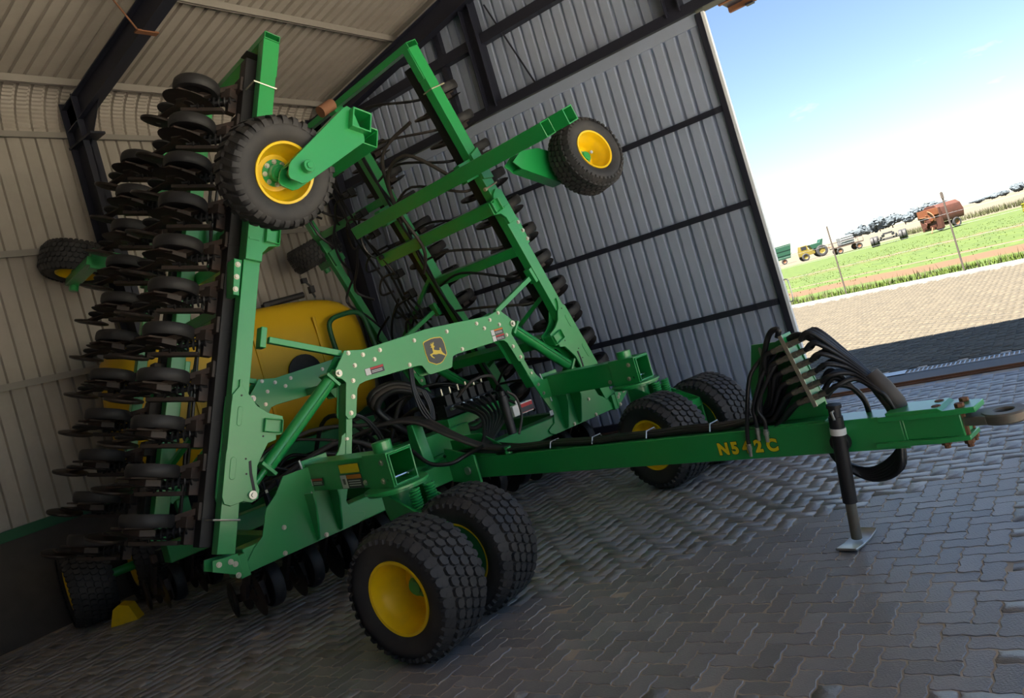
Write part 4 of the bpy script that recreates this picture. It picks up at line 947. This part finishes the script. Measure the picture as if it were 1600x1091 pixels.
# grass blades and weeds along the verge
gb = []; gf = []
mat('grass', (0.0662, 0.1016, 0.0088), .9, objrand=0, var=.3, vscale=1.5); mat('weed', (0.0684, 0.0729, 0.0265), .9, var=.3)
def blades(N, xr, hmin, hmax, name, m_, label):
    mb = MB()
    for i in range(N):
        y = random.uniform(-3, 16); x = kerb_x(y)+random.uniform(*xr); z = tz(x)-.02
        for q in range(3):
            a = random.uniform(0, 6.28); h = random.uniform(hmin, hmax); w_ = .010+x*.0003; lean = random.uniform(.1, .5)*h
            c, s_ = math.cos(a), math.sin(a)
            mb.add([(x-w_*s_, y+w_*c, z), (x+w_*s_, y-w_*c, z), (x+lean*c, y+lean*s_, z+h)], [(0, 1, 2)])
    o = mb.build(name, m_, None, None, 0); tag(o, label, 'grass', kind='stuff'); return o
blades(2600, (.8, 2.6), .05, .14, 'verge_grass', 'grass', 'green grass strip growing along the pale kerb')
blades(1500, (7, 40), .02, .07, 'field_grass', 'grass', 'short green grass covering the field beyond the dirt track')
blades(260, (.9, 2.2), .12, .34, 'verge_weeds', 'weed', 'taller dry weeds standing in the verge by the kerb')
blades(900, (70, 78), .3, .8, 'dry_reeds', 'weed', 'tall dry grass at the far edge of the green field')

# fence: rusty posts and wires
fn = tag(empty('wire_fence', (24.0, 5.4, 0)), 'thin dark steel fence posts with plain wires along the kerb', 'fence')
pA, pB = Vector((24.3, 5.72, 0)), Vector((22.4, 2.41, 0)); dF = (pB-pA)
mat('fence_steel', (.07, .055, .045), .7)
for k in (-2, -1, 0, 1, 2, 3):
    p = pA+dF*k; MB().tube([p-Vector((24.0, 5.4, .05)), p-Vector((24.0, 5.4, -2.12))], .022, 8).build('post', 'fence_steel', fn)
    if k == 1: MB().tube([p-Vector((24.0, 5.4, -1.95)), p-Vector((24.0, 5.4, -2.1))], .035, 8).build('cap', 'fence_steel', fn)
for z in (.5, .85, 1.2, 1.55, 1.9):
    a, b2 = pA-dF*2, pA+dF*3; MB().tube([a-Vector((24.0, 5.4, -z)), b2-Vector((24.0, 5.4, -z))], .0022, 4).build('wire', 'galv', fn)

# helper for vehicles: things built around their own origin, then placed
def thing(name, x, y, rz, label, cat, group=None): return tag(empty(name, (x, y, tz(x)-.02), rz), label, cat, group)
def tyre(parent, c, R, w_, rim=.55, col='rubber', rc='rust', ax='Y'):
    M = T(*c) @ (RX(rad(90)) if ax == 'Y' else RY(rad(90)))
    o = MB().lathe(tyre_profile(R, w_, R*rim), 24, M).build('wheel', col, parent)
    MB().lathe([(R*rim, w_*.35), (R*rim*.8, w_*.2), (0, w_*.2), (0, -w_*.2), (R*rim*.8, -w_*.2), (R*rim, -w_*.35)], 18, M, closed=False).build('rim', rc, o)
    return o
mat('tank_white', (0.1766, 0.1766, 0.1822), .5); mat('drum_yellow', (0.1766, 0.1546, 0.0044), .5); mat('old_frame', (0.0464, 0.0279, 0.0199), .8)
mat('wagon_red', (0.0751, 0.0221, 0.0121), .7, dirt=(0.0330, 0.0120, 0.0072), dscale=1.6, damt=.7); mat('wagon_orange', (0.1656, 0.0497, 0.0177), .6, dirt=(0.0660, 0.0240, 0.0108), dscale=2, damt=.5)
FACE = rad(212)     # square to the line of sight
# mixer wagon
wg_ = thing('feed_wagon', 75.2, 9.0, rad(138), 'rusty orange feed mixer wagon standing in the field behind the fence', 'wagon')
MB().prism([(-1.0, .75), (1.0, .75), (1.15, 1.35), (.95, 2.0), (.55, 2.3), (-.55, 2.3), (-.95, 2.0), (-1.15, 1.35)], -1.9, .35, lambda u, v, w: (w, u, v)).build('tub', 'wagon_red', wg_, None, 35, .03)
MB().prism([(-1.15, .25), (1.15, .25), (1.2, 1.3), (1.2, 2.05), (-1.2, 2.05), (-1.2, 1.3)], .35, .62, lambda u, v, w: (w, u, v)).build('front_panel', 'wagon_red', wg_, None, 35, .02)
MB().box(.60, .72, -1.18, 1.18, 1.5, 2.08).build('top_panel', 'wagon_orange', wg_, None, 35, .02)
MB().disc(.34, .60, .78, 20, RY(rad(90)) @ T(-1.35, .35, 0)).build('gear_case', 'wagon_orange', wg_, None, 35, .02)
MB().disc(.22, .60, .85, 16, RY(rad(90)) @ T(-.8, -.45, 0)).box(.62, .85, -.2, .2, .9, 1.2).build('gear_case', 'wagon_red', wg_, None, 35, .02)
MB().tube(smoothpts([(.75, .1, 1.9), (.85, .5, 1.75), (.8, .75, 1.4), (.75, .7, 1.0)], 4), .05, 8).tube([(.7, -.9, .4), (.75, -.2, 1.6)], .04, 6).tube([(.7, -1.0, 1.5), (.8, -.3, 1.45), (.75, .3, 1.3)], .04, 6).build('pipework', 'rust', wg_)
MB().box(-1.8, 1.1, -.5, -.35, .45, .65).box(-1.8, 1.1, .35, .5, .45, .65).build('chassis', 'wagon_red', wg_, None, 35, .01)
for y in (-.95, .95): tyre(wg_, (-1.0, y, .42), .42, .3)
MB().box(-.5, .2, -1.3, -1.0, .8, 1.15).build('side_chute', 'wagon_orange', wg_, None, 35, .02)
MB().tube([(1.1, .6, .5), (1.5, .8, .05)], .05, 6).build('stand', 'rust', wg_)
# truck bogie
bo = thing('truck_bogie', 82.5, 14.2, rad(186), 'dark truck bogie with dual tyres resting on the grass', 'bogie')
for x in (-.65, .65):
    for y in (-1.45, -1.10, 1.10, 1.45): tyre(bo, (x, y, .5), .5, .30, .5, 'rubber', 'black')
    MB().tube([(x, -1.4, .5), (x, 1.4, .5)], .08, 10).build('axle', 'black', bo)
for y in (-.45, .45): MB().box(-1.3, 1.3, y-.06, y+.06, .72, .98).build('chassis_rail', 'black', bo, None, 35, .01)
MB().disc(.45, 1.0, 1.10, 20, T(0, 0, 0)).box(-.5, .5, -.5, .5, .94, 1.0).build('fifth_wheel', 'black', bo, None, 35, .01)
for k in range(2): MB().tube(smoothpts([(-1.0, (-.7, .7)[k], .55), (-.5, (-.7, .7)[k], .72), (0, (-.7, .7)[k], .78), (.5, (-.7, .7)[k], .72), (1.0, (-.7, .7)[k], .55)], 4), .06, 6).build('leaf_spring', 'black', bo)
# water tank trailer
wt = thing('tank_trailer', 97, 21.3, rad(-62), 'flat trailer carrying a white cube tank behind a brown rail', 'trailer')
MB().box(-1.7, 1.7, -1.0, 1.0, .75, .87).build('deck', 'old_frame', wt, None, 35, .01)
MB().box(-.75, .75, -.9, .9, .88, 1.9).build('tank', 'tank_white', wt, None, 35, .10)
for z in (1.05, 1.3, 1.55, 1.8): MB().tube([(.77, -.92, z), (.77, .92, z)], .015, 5).tube([(-.77, -.92, z), (.77, -.92, z)], .015, 5).build('cage_bar', 'galv', wt)
for y in (-1.0, 1.0): MB().tube([(-1.7, y, .87), (-1.7, y, 1.4), (1.7, y, 1.4), (1.7, y, .87)], .03, 6).build('side_rail', 'old_frame', wt)
for x in (-1.1, 1.1):
    for y in (-.9, .9): tyre(wt, (x, y, .38), .38, .24)
# old yellow loader with a green hopper
ld = thing('loader', 117, 30.6, rad(-62), 'old yellow field machine with green hopper and dark tyres near the door edge', 'machine')
mat('loader_yellow', (0.1766, 0.1325, 0.0132), .6, dirt=(0.0600, 0.0360, 0.0120), dscale=2, damt=.5); mat('hopper_green', (0.0092, 0.0563, 0.0298), .5)
MB().prism([(-1.7, .7), (.4, .7), (.4, 1.3), (-.4, 1.5), (-.5, 2.2), (-1.5, 2.2), (-1.7, 1.4)], -.7, .7, lambda u, v, w: (u, w, v)).build('body', 'loader_yellow', ld, None, 35, .04)
MB().box(-1.4, -.65, -.72, .72, 1.6, 2.1).build('cab_window', 'black', ld)
MB().prism([(.1, 1.4), (1.5, 1.4), (1.9, 2.5), (1.5, 2.5), (1.3, 2.1), (-.2, 2.1)], -.8, .8, lambda u, v, w: (u, w, v)).build('hopper', 'hopper_green', ld, None, 35, .03)
for (x, R) in ((-1.1, .55), (1.3, .85)):
    for y in (-.9, .9): tyre(ld, (x, y, R), R, .4, .5, 'rubber', 'loader_yellow')
MB().tube([(1.8, 0, 1.0), (3.0, 0, .9)], .06, 6).build('drawbar', 'rust', ld)
# long green trailer
gt = thing('grain_trailer', 140, 43.5, rad(-62), 'long green tipping trailer half hidden behind the door edge', 'trailer')
MB().prism([(-3.5, .9), (3.0, .9), (3.6, 3.4), (-3.8, 3.4)], -1.2, 1.2, lambda u, v, w: (u, w, v)).build('body', 'hopper_green', gt, None, 35, .04)
for z in (1.6, 2.4): MB().box(-3.7, 3.4, -1.26, -1.2, z, z+.1).build('rail', 'hopper_green', gt)
for x in (-2.0, -.8, 1.8): tyre(gt, (x, -1.0, .5), .5, .4)
# yellow drum at the far right
dr = MB().lathe([(0, 0), (.36, 0), (.38, .05), (.36, .1), (.36, .5), (.38, .55), (.36, .6), (0, .6)], 20, closed=False).build('oil_drum', 'drum_yellow', None, None, 35)
dr.location = (64.5, 2.15, tz(64.5)); tag(dr, 'bright yellow drum lying past the orange wagon at the right edge', 'drum')
# distant trees
mat('far_tree', (0.0768, 0.0947, 0.1075), .95, var=.25, vscale=.35)  # distance haze is mixed into this grey-blue crown colour
def tree(x, y, h, wd, seed, label):
    r_ = random.Random(seed); t_ = tag(empty('tree', (x, y, tz(x))), label, 'tree', 'trees on the horizon')
    mb = MB(); bmx = bmesh.new()
    for q in range(5):
        bmesh.ops.create_icosphere(bmx, subdivisions=3, radius=1, matrix=T(r_.uniform(-.5, .5)*wd, r_.uniform(-.5, .5)*wd, h*(.55+r_.uniform(-.15, .18))) @ Matrix.Diagonal((wd*r_.uniform(.35, .6), wd*r_.uniform(.35, .6), h*r_.uniform(.25, .4), 1)))
    for v in bmx.verts: v.co += Vector((r_.gauss(0, 1), r_.gauss(0, 1), r_.gauss(0, 1)))*h*.045
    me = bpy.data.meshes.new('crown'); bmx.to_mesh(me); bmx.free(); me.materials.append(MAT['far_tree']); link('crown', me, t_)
    MB().tube([(0, 0, 0), (0, 0, h*.5)], .25, 6).build('trunk', 'rust', t_)
# tree line left of the wagon, and the lower one to its right
ORD = ['leftmost', 'second', 'third', 'fourth', 'fifth', 'sixth', 'seventh', 'eighth']
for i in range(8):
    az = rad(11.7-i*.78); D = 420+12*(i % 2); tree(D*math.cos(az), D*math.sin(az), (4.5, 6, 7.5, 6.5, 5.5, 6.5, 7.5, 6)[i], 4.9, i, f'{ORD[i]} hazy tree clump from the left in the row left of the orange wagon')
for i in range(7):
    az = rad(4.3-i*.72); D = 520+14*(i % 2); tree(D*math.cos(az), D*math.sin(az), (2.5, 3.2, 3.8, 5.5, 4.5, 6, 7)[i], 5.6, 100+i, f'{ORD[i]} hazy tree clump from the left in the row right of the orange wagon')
